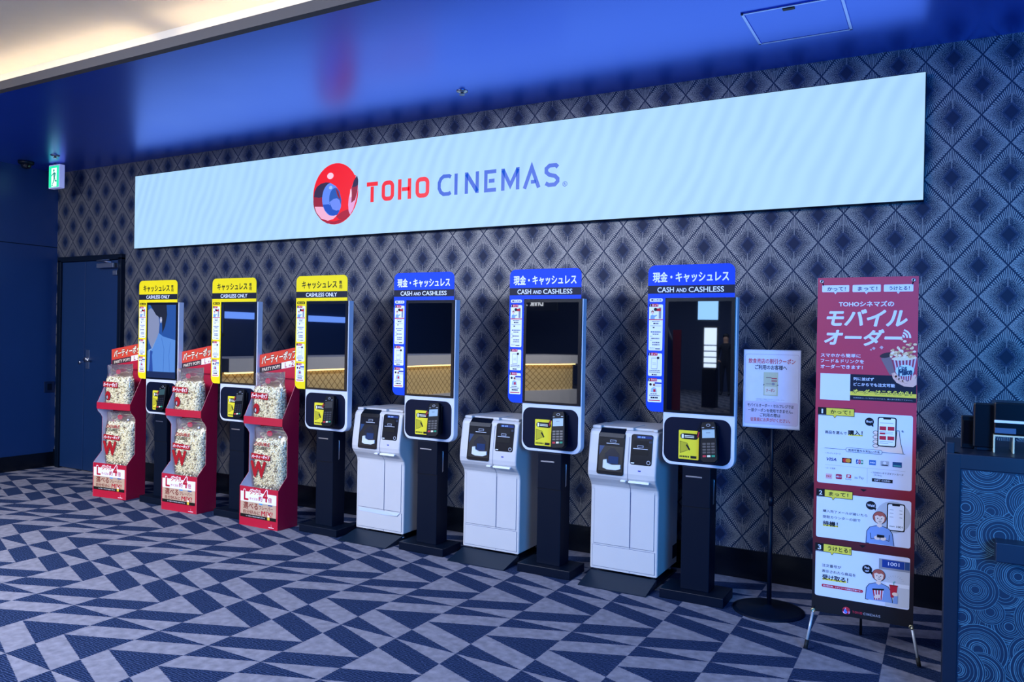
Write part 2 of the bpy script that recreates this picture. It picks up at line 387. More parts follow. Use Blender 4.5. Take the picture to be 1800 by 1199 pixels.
# exit sign
t = empty('exit_sign', (-8.145, -.30, CZ)); tag(t, 'lit green emergency exit sign with a running figure under the ceiling', 'exit sign')
MB().box(-.095, .095, -.03, .03, -.262, -.016, mat('exit_sign_case', 'cfcfe8', .4, emit='a9b4ff', es=.25), .006).box(-.03, .03, -.02, .02, -.016, 0, M_STEEL, .003).build('case', t)
fm = MB(); A = Art(fm, front(-.0305))
GW, GG = glow('d4ffee', 1.5), glow('1fd09a', 1.5)
A.rect(-.088, .088, -.252, -.03, GG, 1); A.poly([(-.042, -.246), (.05, -.246), (.05, -.052), (-.042, -.052)], GW, 2)
DG = glow('128f80', 1.0)
A.oval(.0, -.078, .013, .014, DG, 3)
A.line([(.004, -.098), (.01, -.15)], .028, DG, 3); A.line([(.0, -.104), (-.022, -.118), (-.04, -.134)], .012, DG, 3); A.line([(.008, -.102), (.03, -.112), (.036, -.135)], .011, DG, 3)
A.line([(.008, -.148), (-.004, -.185), (-.022, -.232), (-.034, -.232)], .014, DG, 3); A.line([(.012, -.148), (.024, -.186), (.05, -.192)], .014, DG, 3)
A.rect(-.060, -.045, -.25, -.05, GG, 2); A.poly([(.0, -.250), (-.02, -.222), (.0, -.20), (.012, -.23)], GW, 3)
fm.build('lit_face', t)

# switch plate on the blue wall
o = MB().box(-8.620, -8.610, -.125, -.015, .82, .94, mat('dark_switch_plate', '0a1a38', .3), .003).build('switch_plate'); tag(o, 'dark square switch plate on the plain blue side wall', 'switch plate')
MB().box(-8.612, -8.606, -.095, -.045, .845, .915, M_BLACK, .002).build('rocker', o)

# ------------------------------------------------------------------ the long lit screen
LX0, LX1, LZ0, LZ1 = -7.20, -.115, 2.350, 3.082
def led_material():
    m = bpy.data.materials.new('lit_screen_pale_blue'); m.use_nodes = True; nt = m.node_tree; b = nt.nodes['Principled BSDF']; e = N(nt)
    tc = e.node('ShaderNodeTexCoord')
    sp = e.node('ShaderNodeSeparateXYZ'); nt.links.new(tc.outputs['Object'], sp.inputs[0])
    ph = e.m('ADD', e.m('MULTIPLY_ADD', sp.outputs[2], -.45, sp.outputs[0]), e.m('MULTIPLY', e.noise(tc.outputs['Object'], 1.6, 2.0), .22))
    bands = e.m('MULTIPLY_ADD', e.m('SINE', e.m('MULTIPLY', ph, 2*PI/.125)), .5, .5)
    bands = e.m('MULTIPLY', bands, e.noise(tc.outputs['Object'], 2.5, 1.0))
    col = e.mix(bands, lin('b0ddff'), lin('a0ccfb'))
    nt.links.new(col, b.inputs['Emission Color']); b.inputs['Emission Strength'].default_value = 1.0
    b.inputs['Base Color'].default_value = (.01, .01, .012, 1); b.inputs['Roughness'].default_value = .6
    return m
led = empty('led_screen', (0, 0, 0)); tag(led, 'long pale blue lit screen with the cinema logo and name, high on the wall', 'screen')
MB().box(LX0-.004, LX1+.004, -.058, 0, LZ0-.004, LZ1+.004, M_BLACK, .003).build('frame', led)
sc = MB(); sc.add([(LX0, -.0585, LZ0), (LX1, -.0585, LZ0), (LX1, -.0585, LZ1), (LX0, -.0585, LZ1)], [[0, 1, 2, 3]], led_material())
A = Art(sc, front(-.0585), .0004)
R1, R2, BL = glow('f50016', 1.0), glow('b40030', .9), glow('1f57d6', 1.0)
def ball(A, cx, cz, rx, rz, red=R1, dred=R2, L=1, g=glow):
    """the red ball mark with two round openings and a blue ring inside"""
    f = lambda x, y: (cx+(x-495)/335*rx, cz+(622-y)/460*rz)
    E = lambda x, y, a, b, m, l, rot=0: A.poly([(cx+(px-495)/335*rx, cz+(622-py)/460*rz) for px, py in ell(x, y, a, b, 36, rot=rot)], m, l)
    E(495, 622, 335, 460, red, L, 0)
    A.poly([f(*p) for p in [(215, 900), (290, 1000), (380, 1058), (480, 1080), (580, 1062), (680, 1000), (760, 900), (700, 960), (600, 1010), (480, 1035), (360, 1015), (270, 950)]], dred, L+1)
    E(375, 728, 210, 290, g('a01236', .9), L+1, -.12)                                  # left opening
    A.poly([f(*p) for p in [(172, 640), (180, 560), (215, 490), (275, 448), (350, 435), (440, 450), (520, 520), (560, 600), (450, 640), (250, 660)]], g('33204a', .9), L+2)
    A.poly([f(*p) for p in [(186, 790), (215, 880), (290, 980), (390, 1018), (470, 1000), (525, 950), (450, 860), (300, 800)]], g('f6b4d8', 1), L+2)
    E(448, 700, 148, 252, g('5f8cff', 1), L+3, -.08)
    A.poly([f(*p) for p in [(310, 770), (345, 860), (410, 930), (480, 950), (535, 935), (575, 880), (500, 860), (400, 770)]], g('0a4fc8', 1), L+4)
    E(500, 705, 92, 172, g('1a56b8', 1), L+5, -.06)
    A.poly([f(*p) for p in [(412, 740), (470, 700), (520, 690), (560, 720), (582, 790), (570, 860), (520, 878), (460, 850)]], g('6d8dff', 1), L+6)
    A.poly([f(*p) for p in [(500, 530), (545, 600), (575, 700), (555, 700), (525, 640), (510, 580)]], g('8a1030', 1), L+7)
    # the red bridge between the openings and the right opening
    A.poly([f(*p) for p in [(400, 435), (500, 505), (560, 590), (590, 720), (585, 840), (545, 930), (510, 975), (600, 1010), (700, 950), (720, 960), (690, 850), (700, 680), (735, 540), (800, 380), (640, 330)]], red, L+8)
    A.poly([f(*p) for p in [(520, 960), (600, 900), (690, 870), (720, 960), (640, 1010), (560, 1010)]], dred, L+9)
    A.poly([f(*p) for p in [(815, 385), (770, 450), (735, 560), (700, 690), (692, 800), (700, 900), (722, 955), (765, 880), (800, 760), (828, 600), (832, 470)]], g('e8a8e0', 1), L+9)
    A.poly([f(*p) for p in [(815, 385), (770, 450), (738, 560), (742, 680), (735, 780), (790, 740), (822, 620), (832, 470)]], g('9c1838', .9), L+10)
    A.poly([f(*p) for p in [(815, 385), (770, 450), (745, 550), (800, 545), (830, 520), (832, 450)]], g('2a1a48', .9), L+11)
    A.poly([f(*p) for p in [(722, 565), (715, 640), (716, 700), (740, 690), (740, 620)]], g('ffd8e8', 1), L+11)
    E(418, 345, 48, 48, g('ffd0e8', 1), L+3)
    E(428, 522, 26, 26, g('9fc4ff', 1), L+9)
ball(A, -4.535, 2.709, .250, .260)
Z0, Z1, LW = 2.612, 2.776, .026
def letters(A, k, ox, oz, r, b, L=1):
    """the name in stencil-cut capitals, scale k"""
    def ln(p, w, m): A.line([(ox+x*k, oz+z*k) for x, z in p], w*k, m, L)
    def rg(x0, x1, z0, z1, rd, w, m):
        n = 6; P = rr(x0, x1, z0, z1, rd, n); Q = rr(x0+w, x1-w, z0+w, z1-w, max(rd-w, .004), n)
        v = [A.fn(ox+x*k, oz+z*k, L*A.st) for x, z in P+Q]; q = len(P)
        A.mb.add(v, [[i, (i+1) % q, q+(i+1) % q, q+i] for i in range(q)], m)
    H = .164; h = H-.016; W = .034
    ln([(0, h), (.116, h)], W, r); ln([(.058, H-.036), (.058, 0)], W, r)                               # T
    rg(.157, .284, 0, H, .05, W, r)                                                                    # O
    ln([(.340, 0), (.340, H)], W, r); ln([(.362, H*.5), (.452-.0145, H*.5)], W*.9, r); ln([(.437, 0), (.437, H)], W, r)   # H
    rg(.497, .630, 0, H, .05, W, r)                                                                    # O
    W = .029
    C_ = [(.833, H-.022), (.815, H-.0125), (.765, H-.0125), (.740, H-.03), (.7245, H-.06), (.7245, .06), (.740, .03), (.765, .0125), (.815, .0125), (.833, .022)]
    ln(C_, W, b)
    ln([(.881, 0), (.881, H)], W, b)
    ln([(.9765, 0), (.9765, H)], W, b); ln([(.9765, H-.012), (1.0735, .012)], W*1.1, b); ln([(1.0735, 0), (1.0735, H)], W, b)
    ln([(1.240, H-.0125), (1.1495, H-.0125), (1.1495, .0125), (1.240, .0125)], W, b); ln([(1.176, H*.5), (1.226, H*.5)], W, b)
    ln([(1.2985, 0), (1.2985, H)], W, b); ln([(1.2985, H-.01), (1.362, .035), (1.4245, H-.01)], W, b); ln([(1.4245, 0), (1.4245, H)], W, b)
    ln([(1.482, 0), (1.540, H-.01), (1.600, 0)], W, b); ln([(1.535, .046), (1.575, .046)], W*.9, b)
    ln([(1.752, H-.028), (1.735, H-.0125), (1.685, H-.0125), (1.660, H-.032), (1.660, H-.058), (1.685, H*.5+.003), (1.730, H*.5-.008), (1.752, .052), (1.752, .034), (1.730, .0125), (1.680, .0125), (1.655, .026)], W, b)
letters(A, 1.0, -4.195, 2.612, R1, BL)
A.ring(-2.385, 2.622, .019, .004, BL, 1); A.text('R', -2.392, -2.378, 2.611, 2.632, BL, .03)
sc.build('screen_face', led)

# ------------------------------------------------------------------ self-service kiosks
def make_sign(kind, mb):
    """the printed sign plate above and left of the display, with the how-to strip"""
    y = -.0765
    base = ink('f4da14') if kind == 'yellow' else ink('0042d0')
    dark, white, black, red = ink('161a2c'), ink('eef0ff'), ink('0d0d10'), ink('c4182c')
    tcol = black if kind == 'yellow' else white
    out = rr(-.317, .199, 1.769, 1.964, .042, 8, (0, 0, 1, 1))
    strip = rr(-.317, -.209, 1.088, 1.769, .045, 8, (1, 0, 0, 0))
    mb.prism(out, lambda a, b, d: (a, y+d, b), 0, .003, base)
    mb.prism(strip, lambda a, b, d: (a, y+d, b), 0, .003, base)
    A = Art(mb, front(y))
    A.rect(-.317, .199, 1.794, 1.842, dark, 1)
    if kind == 'yellow':
        A.text('キャッシュレス', -.258, .095, 1.866, 1.921, tcol, .025)
        A.text('専', .117, .146, 1.893, 1.921, tcol, .02); A.text('用', .117, .146, 1.862, 1.889, tcol, .02)
        A.text('CASHLESS ONLY', -.215, .097, 1.803, 1.832, white, .02)
    else:
        A.text('現金・キャッシュレス', -.287, .164, 1.862, 1.922, tcol, .025)
        A.text('CASH', -.258, -.158, 1.802, 1.832, white, .02); A.text('AND', -.143, -.082, 1.803, 1.825, white, .02); A.text('CASHLESS', -.068, .137, 1.802, 1.832, white, .02)
    # strip: heading pill and three cards
    hp, ht = (black, base) if kind == 'yellow' else (white, dark)
    A.rrect(-.306, -.224, 1.746, 1.766, .008, hp, 1); A.text('購入方法', -.297, -.233, 1.750, 1.762, ht, .02)
    g = ink('8a8f9c'); sk = ink('f0c8b0')
    def card(z0, z1, n, tab):
        A.rrect(-.307, -.222, z0, z1, .008, white, 1)
        A.rrect(-.303, -.250, z1-.014, z1+.004, .004, red, 2); A.rect(-.307, -.292, z1-.014, z1+.004, black, 3)
        A.text(str(n), -.3005 if n == 1 else -.302, -.2985 if n == 1 else -.297, z1-.011, z1+.001, white, .03, L=4); A.text(tab, -.288, -.253, z1-.010, z1+.001, white, .02, L=4)
    def lines(x0, x1, z, n, dz, m, h=.0035):
        for i in range(n):
            x = x0
            while x < x1:
                w = random.uniform(.004, .012); A.rect(x, min(x+w, x1), z-i*dz-h, z-i*dz, m, 2); x += w+.002
    card(1.454, 1.730, 1, 'かって')
    A.rrect(-.247, -.232, 1.645, 1.712, .003, g, 2); A.rect(-.262, -.235, 1.690, 1.706, red, 3); A.oval(-.268, 1.700, .010, .010, black, 3)
    A.oval(-.286, 1.684, .0085, .010, ink('8a4034'), 3); A.oval(-.286, 1.679, .007, .008, sk, 4); A.poly([(-.299, 1.642), (-.297, 1.664), (-.286, 1.669), (-.274, 1.664), (-.258, 1.668), (-.257, 1.662), (-.272, 1.655), (-.272, 1.642)], ink('7fa4e0'), 4)
    A.rect(-.307, -.222, 1.636, 1.642, red, 3)
    lines(-.288, -.242, 1.630, 1, .01, dark); lines(-.280, -.248, 1.620, 1, .01, black, .008)
    lines(-.297, -.232, 1.603, 1, .01, g, .003); A.rect(-.283, -.272, 1.588, 1.595, dark, 2)
    for i, zz in enumerate((1.568, 1.555)): lines(-.295+.012*i, -.232-.012*i, zz, 1, .01, [ink('2a4a8a'), ink('5a5f70')][i], .006)
    lines(-.300, -.285, 1.541, 1, .01, g); lines(-.292, -.242, 1.530, 1, .01, ink('5a5f70'), .008); lines(-.300, -.285, 1.517, 1, .01, g)
    lines(-.284, -.240, 1.505, 2, .013, ink('5a5f70'), .007); lines(-.300, -.270, 1.472, 2, .007, g, .0025); A.rect(-.266, -.236, 1.462, 1.467, black, 2)
    card(1.301, 1.437, 2, 'まって')
    A.rrect(-.288, -.250, 1.342, 1.410, .004, g, 2); A.rrect(-.286, -.252, 1.345, 1.407, .003, white, 3); A.oval(-.246, 1.410, .008, .008, black, 4)
    lines(-.278, -.260, 1.392, 1, .01, dark, .007)
    for zz in (1.378, 1.368): A.rect(-.280, -.258, zz, zz+.002, g, 4)
    lines(-.300, -.232, 1.336, 2, .010, dark, .004); lines(-.284, -.252, 1.313, 1, .01, black, .008)
    card(1.144, 1.283, 3, 'うけとる')
    A.rect(-.264, -.222, 1.254, 1.264, ink('2040a0'), 2); A.rect(-.264, -.222, 1.236, 1.250, ink('d0d4e0'), 2); A.oval(-.290, 1.250, .008, .008, black, 3)
    A.oval(-.268, 1.248, .007, .008, ink('8a4034'), 3); A.poly([(-.288, 1.204), (-.285, 1.226), (-.270, 1.236), (-.254, 1.226), (-.250, 1.204)], ink('9fb8e0'), 3); A.rect(-.272, -.258, 1.206, 1.222, red, 4)
    lines(-.290, -.248, 1.196, 1, .01, dark, .004); lines(-.298, -.234, 1.186, 1, .01, dark, .004); lines(-.288, -.244, 1.176, 1, .01, black, .009)
    A.rect(-.300, -.230, 1.152, 1.158, red, 2)

def make_kiosk(kind):
    t = empty('ticket_kiosk', (0, 0, 0))
    # white housing: straight top, round lower corners
    MB().prism(rr(-.2115, .2135, .782, 1.769, .056, 8, (1, 1, 0, 0)), lambda a, b, d: (a, d, b), -.0700, -.017, M_WHITE, .004).build('housing', t)
    MB().box(-.075, .07, -.018, .062, 1.05, 1.45, M_BLACK, .005).build('mounting_bracket', t)
    d = MB(); d.box(-.2075, .2065, -.0758, -.066, 1.089, 1.768, M_BLACKGLOSS, .002)
    disp = d.build('display', t)
    MB().add([(-.189, -.0760, 1.104), (.183, -.0760, 1.104), (.183, -.0760, 1.747), (-.189, -.0760, 1.747)], [[0, 1, 2, 3]], M_GLASS).build('screen', disp)
    s = MB(); make_sign(kind, s); s.build('sign_plate', t)
    # black reader bay
    p = MB(); p.prism(rr(-.203, .192, .799, 1.064, .055, 8), lambda a, b, d: (a, d, b), -.0722, -.060, mat('reader_bay_black', '040f26', .4, spec=.15), .0015)
    bay = p.build('reader_bay', t)
    # yellow notice in the bay
    q = MB(); q.prism(rr(-.112, .008, .820, .990, .005, 4), lambda a, b, d: (a, d, b), -.0732, -.0722, ink('e6d832'))
    A = Art(q, front(-.0732)); k = ink('15151a'); wt = ink('f4f2e0')
    A.rrect(-.102, .004, .938, .972, .016, k, 1); A.rrect(-.094, -.082, .943, .967, .002, wt, 2)
    for zz in (.957, .948): A.rect(-.076, -.02, zz, zz+.004, wt, 2)
    A.poly([(-.102, .855), (-.104, .925), (-.060, .915), (-.052, .880), (-.078, .862)], ink('b9ae2a'), 1); A.line([(-.102, .855), (-.104, .925), (-.060, .915), (-.045, .880), (-.102, .855)], .0016, k, 2)
    A.poly([(-.062, .910), (-.042, .880), (-.048, .872), (-.068, .902)], k, 3)
    A.rect(-.040, -.004, .827, .842, k, 1)
    for i in range(6): A.rect(-.105+i*.010, -.098+i*.010, .830, .840, k, 1)
    q.build('yellow_notice', bay)
    # payment terminal, leaning back on a cradle
    T = Matrix.Translation((.080, -.112, .938)) @ Matrix.Rotation(math.radians(-14), 4, 'X') @ Matrix.Rotation(math.radians(-6), 4, 'Y') @ Matrix.Scale(1.08, 4)
    m = MB(); b = bmesh.new()
    prof = [(-.030, -.112), (.030, -.112), (.045, -.098), (.043, .02), (.040, .085), (.032, .105), (-.032, .105), (-.040, .085), (-.043, .02), (-.045, -.098)]
    m.prism(prof, lambda a, c, d: T @ Vector((a, d, c)), -.018, .016, mat('terminal_black', '03070f', .5, spec=.16), .004)
    m.box(.030, .125, -.088, -.072, .84, 1.03, mat('terminal_black', '03070f', .5, spec=.16), .004)
    term = m.build('payment_terminal', t)
    g = lambda u, v, l: T @ Vector((u, -.0183-l, v))
    mm = MB(); A = Art(mm, g, .0005); A.rect(-.033, .033, .018, .064, glow('7fb4f4', .85), 1)
    A.rect(-.012, .010, .044, .047, glow('2f5fae', .6), 2); A.rect(-.033, .033, .060, .064, glow('4a86d0', .7), 2)
    mm.build('terminal_screen', term)
    kp = MB(); A = Art(kp, g, .0006)
    for r in range(4):
        for c in range(3): A.rrect(-.033+c*.0235, -.015+c*.0235, -.008-r*.0155-.010, -.008-r*.0155, .002, mat('key_grey', '0d1424', .4), 1)
    for c, cc in enumerate(('b8303c', 'd8d4b8', '1f8a6a')): A.rrect(-.033+c*.0235, -.015+c*.0235, -.084, -.073, .002, ink(cc), 1)
    kp.build('keypad', term)
    ct = MB(); A = Art(ct, g, .0005); A.ring(.0, .086, .011, .002, mat('contactless_mark', '9aa2b4', .4), 1, ry=.007); A.rect(-.034, -.022, .072, .075, mat('contactless_mark', '9aa2b4', .4), 1); A.rect(.018, .032, .072, .075, mat('contactless_mark', '9aa2b4', .4), 1)
    ct.build('contactless_mark', term)
    MB().tube([T @ Vector(p) for p in ((-.03, .0, .09), (-.052, -.005, .06), (-.062, -.012, .03))], .006, M_BLACK, 8).tube([T @ Vector(p) for p in ((-.050, -.012, .052), (-.058, -.014, .022))], .0045, ink('b83038'), 8).build('stylus_pen', term)
    # black column and foot
    pm = MB().box(-.088, .080, -.068, .070, .056, .90, M_BLACK, .004)
    pole = pm.build('column', t)
    MB().box(-.086, .078, -.0715, -.066, .545, .776, M_BLACK, .002).build('service_door', pole)
    MB().box(-.066, .030, -.0725, -.0712, .716, .724, M_STEEL, .0006).build('door_slot', pole)
    MB().box(-.088, .080, -.0695, -.066, .541, .545, ink('03050a')).build('seam', pole)
    MB().tube([(.0805, -.005, .56), (.084, -.005, .565), (.084, -.005, .70), (.0805, -.005, .705)], .004, M_STEEL, 8).build('side_handle', pole)
    MB().box(-.195, .180, -.130, .10, 0, .057, M_BLACK, .004).build('foot_plate', t)
    return t
KX = [-6.018, -5.060, -4.106, -3.1525, -2.197, -1.2425]
yk, bk = make_kiosk('yellow'), make_kiosk('blue')
kiosks = [yk, dup(yk), dup(yk), bk, dup(bk), dup(bk)]
KL = ['yellow topped cashless ticket kiosk farthest left, its screen showing a man in a blue shirt',
      'yellow topped cashless ticket kiosk with a dark screen, second from the door',
      'yellow topped cashless ticket kiosk nearest the white cash machines',
      'blue topped cash and cashless ticket kiosk beside the farthest white cash machine',
      'blue topped cash and cashless ticket kiosk in the middle of the three blue ones',
      'blue topped cash and cashless ticket kiosk nearest the coupon notice stand']
for o, x, l in zip(kiosks, KX, KL):
    o.location = (x, -.53, 0); tag(o, l, 'ticket kiosk', 'ticket kiosks along the patterned wall')
def child(o, *names):
    for n in names: o = next(c for c in kids(o) if c.name.split('.')[0] == n)
    return o
# the farthest kiosk plays a film advert
ad = MB(); A = Art(ad, front(-.0760), .0003)
A.rect(-.189, .183, 1.104, 1.747, glow('1c58b4', .8), 0)
A.rect(-.189, -.10, 1.40, 1.747, glow('2a6cc8', .8), 1)
skin, hair, shirt, shade, tie = glow('8f9cc8', .85), glow('101a34', .8), glow('5a94ea', .9), glow('3f78d4', .9), glow('2350b0', .9)
A.poly([(-.189, 1.70), (-.15, 1.72), (-.05, 1.66), (-.03, 1.58), (-.04, 1.48), (-.06, 1.42), (-.05, 1.36), (-.12, 1.34), (-.17, 1.42), (-.189, 1.46)], skin, 2)
A.poly([(-.16, 1.747), (-.08, 1.66), (-.04, 1.64), (-.015, 1.60), (.0, 1.62), (.01, 1.50), (.045, 1.56), (.07, 1.66), (.06, 1.747)], hair, 3)
A.oval(-.012, 1.615, .016, .028, glow('a6b0d6', .9), 4); A.oval(-.01, 1.612, .006, .012, glow('dfe6ff', 1), 5)
A.poly([(-.189, 1.34), (-.12, 1.36), (-.06, 1.46), (-.04, 1.50), (.02, 1.47), (.10, 1.455), (.183, 1.44), (.183, 1.16), (-.189, 1.15)], shirt, 4)
A.poly([(-.17, 1.35), (-.12, 1.365), (-.06, 1.46), (-.10, 1.40), (-.14, 1.345), (-.165, 1.33)], glow('86b4f6', .9), 5)
A.poly([(-.150, 1.345), (-.115, 1.335), (-.125, 1.30), (-.110, 1.16), (-.165, 1.15), (-.150, 1.30)], tie, 6)
A.line([(.0, 1.46), (.035, 1.36), (.03, 1.16)], .006, shade, 5); A.line([(.12, 1.42), (.10, 1.30), (.115, 1.16)], .005, shade, 5)
A.rect(-.189, .183, 1.104, 1.158, glow('0a2a66', .7), 7)
old = child(kiosks[0], 'display', 'screen'); bpy.data.objects.remove(old); ad.build('screen', child(kiosks[0], 'display'))
for k, (c, s) in ((0, ('3c6a78', .6)), (1, ('5a6478', .5)), (2, ('1c2436', .4))):
    me = child(kiosks[k], 'payment_terminal', 'terminal_screen').data.copy()
    for i in range(len(me.materials)): me.materials[i] = glow(c, s)
    child(kiosks[k], 'payment_terminal', 'terminal_screen').data = me

# ------------------------------------------------------------------ white cash machines
def make_machine():
    t = empty('cash_machine', (0, 0, 0))
    sec = [(-.200, .060), (-.200, .560), (-.206, .590), (-.222, .612), (-.248, .640), (-.262, .662), (-.266, .690), (-.262, .74), (-.236, .915), (-.228, .935), (-.214, .948), (-.196, .952), (.200, .952), (.200, .060)]
    b = MB(); b.prism(sec, lambda a, c, d: (d, a, c), -.2235, .2235, M_WHITEBODY, .010, 3)
    body = b.build('body', t)
    # top cover with raised rails
    MB().box(-.205, .205, -.185, .19, .952, .966, M_WHITEBODY, .004).box(-.215, -.155, -.215, .0, .950, .970, M_WHITEBODY, .006).box(.012, .060, -.215, .0, .950, .970, M_WHITEBODY, .006).box(.185, .215, -.215, .0, .950, .968, M_WHITEBODY, .006).build('top_cover', t)
    # fascia plane: leaning front between (-.266,.690) and (-.236,.915)
    ang = math.atan2(.030, .225); ca, sa = math.cos(ang), math.sin(ang)
    def F(x, s, l): return (x, -.266+s*sa-l*ca, .690+s*ca-l*sa*(1))      # s: distance up the slope from z=.690
    FA = lambda a, c, d: F(a, c, d)
    # coin hopper
    h = MB(); h.prism(rr(-.161, .018, -.016, .243, .014, 5), FA, -.02, .004, M_BLACKGLOSS, .002)
    h.prism([(-.262+.012, .905), (-.238, .930), (-.205, .957), (-.08, .962), (-.08, .90), (-.20, .90)], lambda a, c, d: (d, a, c), -.155, .012, M_BLACKGLOSS, .002)
    hop = h.build('coin_hopper', t)
    r = MB(); A = Art(r, F, .001)
    A.rect(-.150, .008, .006, .162, mat('hopper_inside', '04070e', .3), 5); A.poly([(-.150, .162), (-.15, .10), (-.115, .162)], mat('hopper_side', '123a66', .3), 6)
    A.poly([(-.11, .06), (-.11, .115), (-.075, .15), (-.05, .15), (-.015, .115), (-.01, .06)], mat('hopper_funnel', '0a1224', .25), 6); A.poly([(-.085, .055), (-.085, .10), (-.02, .10), (-.02, .055)], mat('hopper_funnel2', '12305a', .2), 7)
    A.rect(-.105, -.02, .176, .180, ink('c8ccd8'), 5); A.rrect(-.082, -.040, .186, .202, .004, ink('9aa0ae'), 5); A.rrect(-.078, -.044, .189, .199, .003, ink('1a2030'), 6)
    r.build('hopper_recess', hop)
    tr = MB(); tr.prism([(-.118, .028), (-.118, .075), (-.095, .08), (-.09, .058), (-.06, .048), (-.002, .052), (.0, .028), (-.03, .018), (-.09, .018)], FA, .004, .014, mat('coin_tray_white', 'cfd6da', .3), .002)
    tr.build('coin_tray', hop)
    # note unit
    n = MB(); n.prism(rr(.056, .195, .060, .246, .014, 5), FA, -.02, .004, M_BLACKGLOSS, .002)
    nu = n.build('note_unit', t)
    r = MB(); A = Art(r, F, .001)
    A.rect(.075, .165, .178, .210, ink('05080f'), 5); A.rect(.072, .165, .158, .162, ink('c8ccd8'), 5); A.rect(.064, .168, .122, .150, ink('03050a'), 5); A.rrect(.098, .138, .166, .182, .004, ink('9aa0ae'), 6); A.rrect(.102, .134, .169, .179, .003, ink('1a2030'), 7)
    A.rect(.090, .190, .224, .240, ink('16306a'), 5); A.rrect(.098, .116, .227, .237, .002, ink('7fa0d8'), 6); A.text('紙幣', .122, .146, .227, .237, ink('a8c4f0'), .02, L=6)
    A.rrect(.062, .084, .068, .075, .003, ink('e4e6f0'), 5); A.ring(.174, .080, .012, .003, ink('b8bcc8'), 5); A.rrect(.172, .190, .198, .212, .003, ink('2a3448'), 5)
    r.build('note_slots', nu)
    MB().prism(rr(.110, .128, .020, .038, .002, 3), FA, .0, .0015, ink('2434a0')).build('blue_mark', t)
    # seam, coin return lips
    sm_ = MB(); sp_ = [(-.2008, .062), (-.2008, .560), (-.2068, .5898), (-.2228, .6116), (-.2488, .6396), (-.2628, .6616), (-.2668, .690), (-.2628, .740), (-.2368, .915)]
    for p_, q_ in zip(sp_, sp_[1:]): sm_.add([(.0420, *p_), (.0450, *p_), (.0450, *q_), (.0420, *q_)], [[0, 1, 2, 3]], ink('59627c'))
    sm_.build('seam', t)
    MB().prism(rr(.052, .185, -.052, -.040, .005, 4), FA, -.01, .005, ink('f2f4fa'), .001).prism(rr(-.0, .034, -.050, -.042, .003, 4), FA, -.012, .004, ink('f2f4fa'), .001).build('return_lip', t)
    # front doors and kick panel
    for nme, x0, x1, z0, z1 in (('door', -.198, .041, .221, .583), ('door', .047, .198, .221, .583), ('kick_panel', -.205, .205, .075, .208)):
        MB().box(x0-.002, x1+.002, -.2012, -.1990, z0-.002, z1+.002, ink('4a5678')).box(x0, x1, -.2040, -.1995, z0, z1, M_WHITEBODY, .0015).build(nme, t)
    MB().box(.2225, .2245, .10, .195, .105, .192, ink('0a1020'), .0008).build('side_vent', t)
    for x in (-.18, .18):
        for y in (-.15, .16): MB().lathe([(0, .016), (.018, .016), (.018, .030), (.010, .032), (.010, .064), (0, .064)], (x, y, 0), M_STEEL, 16).build('foot', t)
    # black wedge base the machine stands on
    MB().prism([(-.408, .001), (-.408, .006), (-.215, .050), (-.205, .050), (-.205, .012), (.20, .012), (.20, .001)], lambda a, c, d: (d, a, c), -.2135, .2235, mat('black_wedge', '0a1d2e', .45, spec=.3), .0015).build('base_wedge', t)
    return t
mc = make_machine()
machines = [mc, dup(mc), dup(mc)]
for o, x, l in zip(machines, (-3.652, -2.690, -1.727), ('white cash machine next to the yellow topped kiosks', 'white cash machine in the middle of the three', 'white cash machine nearest the coupon notice stand')):
    o.location = (x, -.30, 0); tag(o, l, 'cash machine', 'white cash machines between the kiosks')
# a sheet of clear film curls off the kick panel of the far machine
MB().add([(-.200, -.2055, .214), (.05, -.206, .212), (.195, -.208, .214), (.17, -.212, .19), (.05, -.207, .183), (-.19, -.206, .19)], [[0, 1, 4, 5], [1, 2, 3, 4]], mat('clear_film_white', 'c9d2ea', .25)).build('film_strip', machines[0])

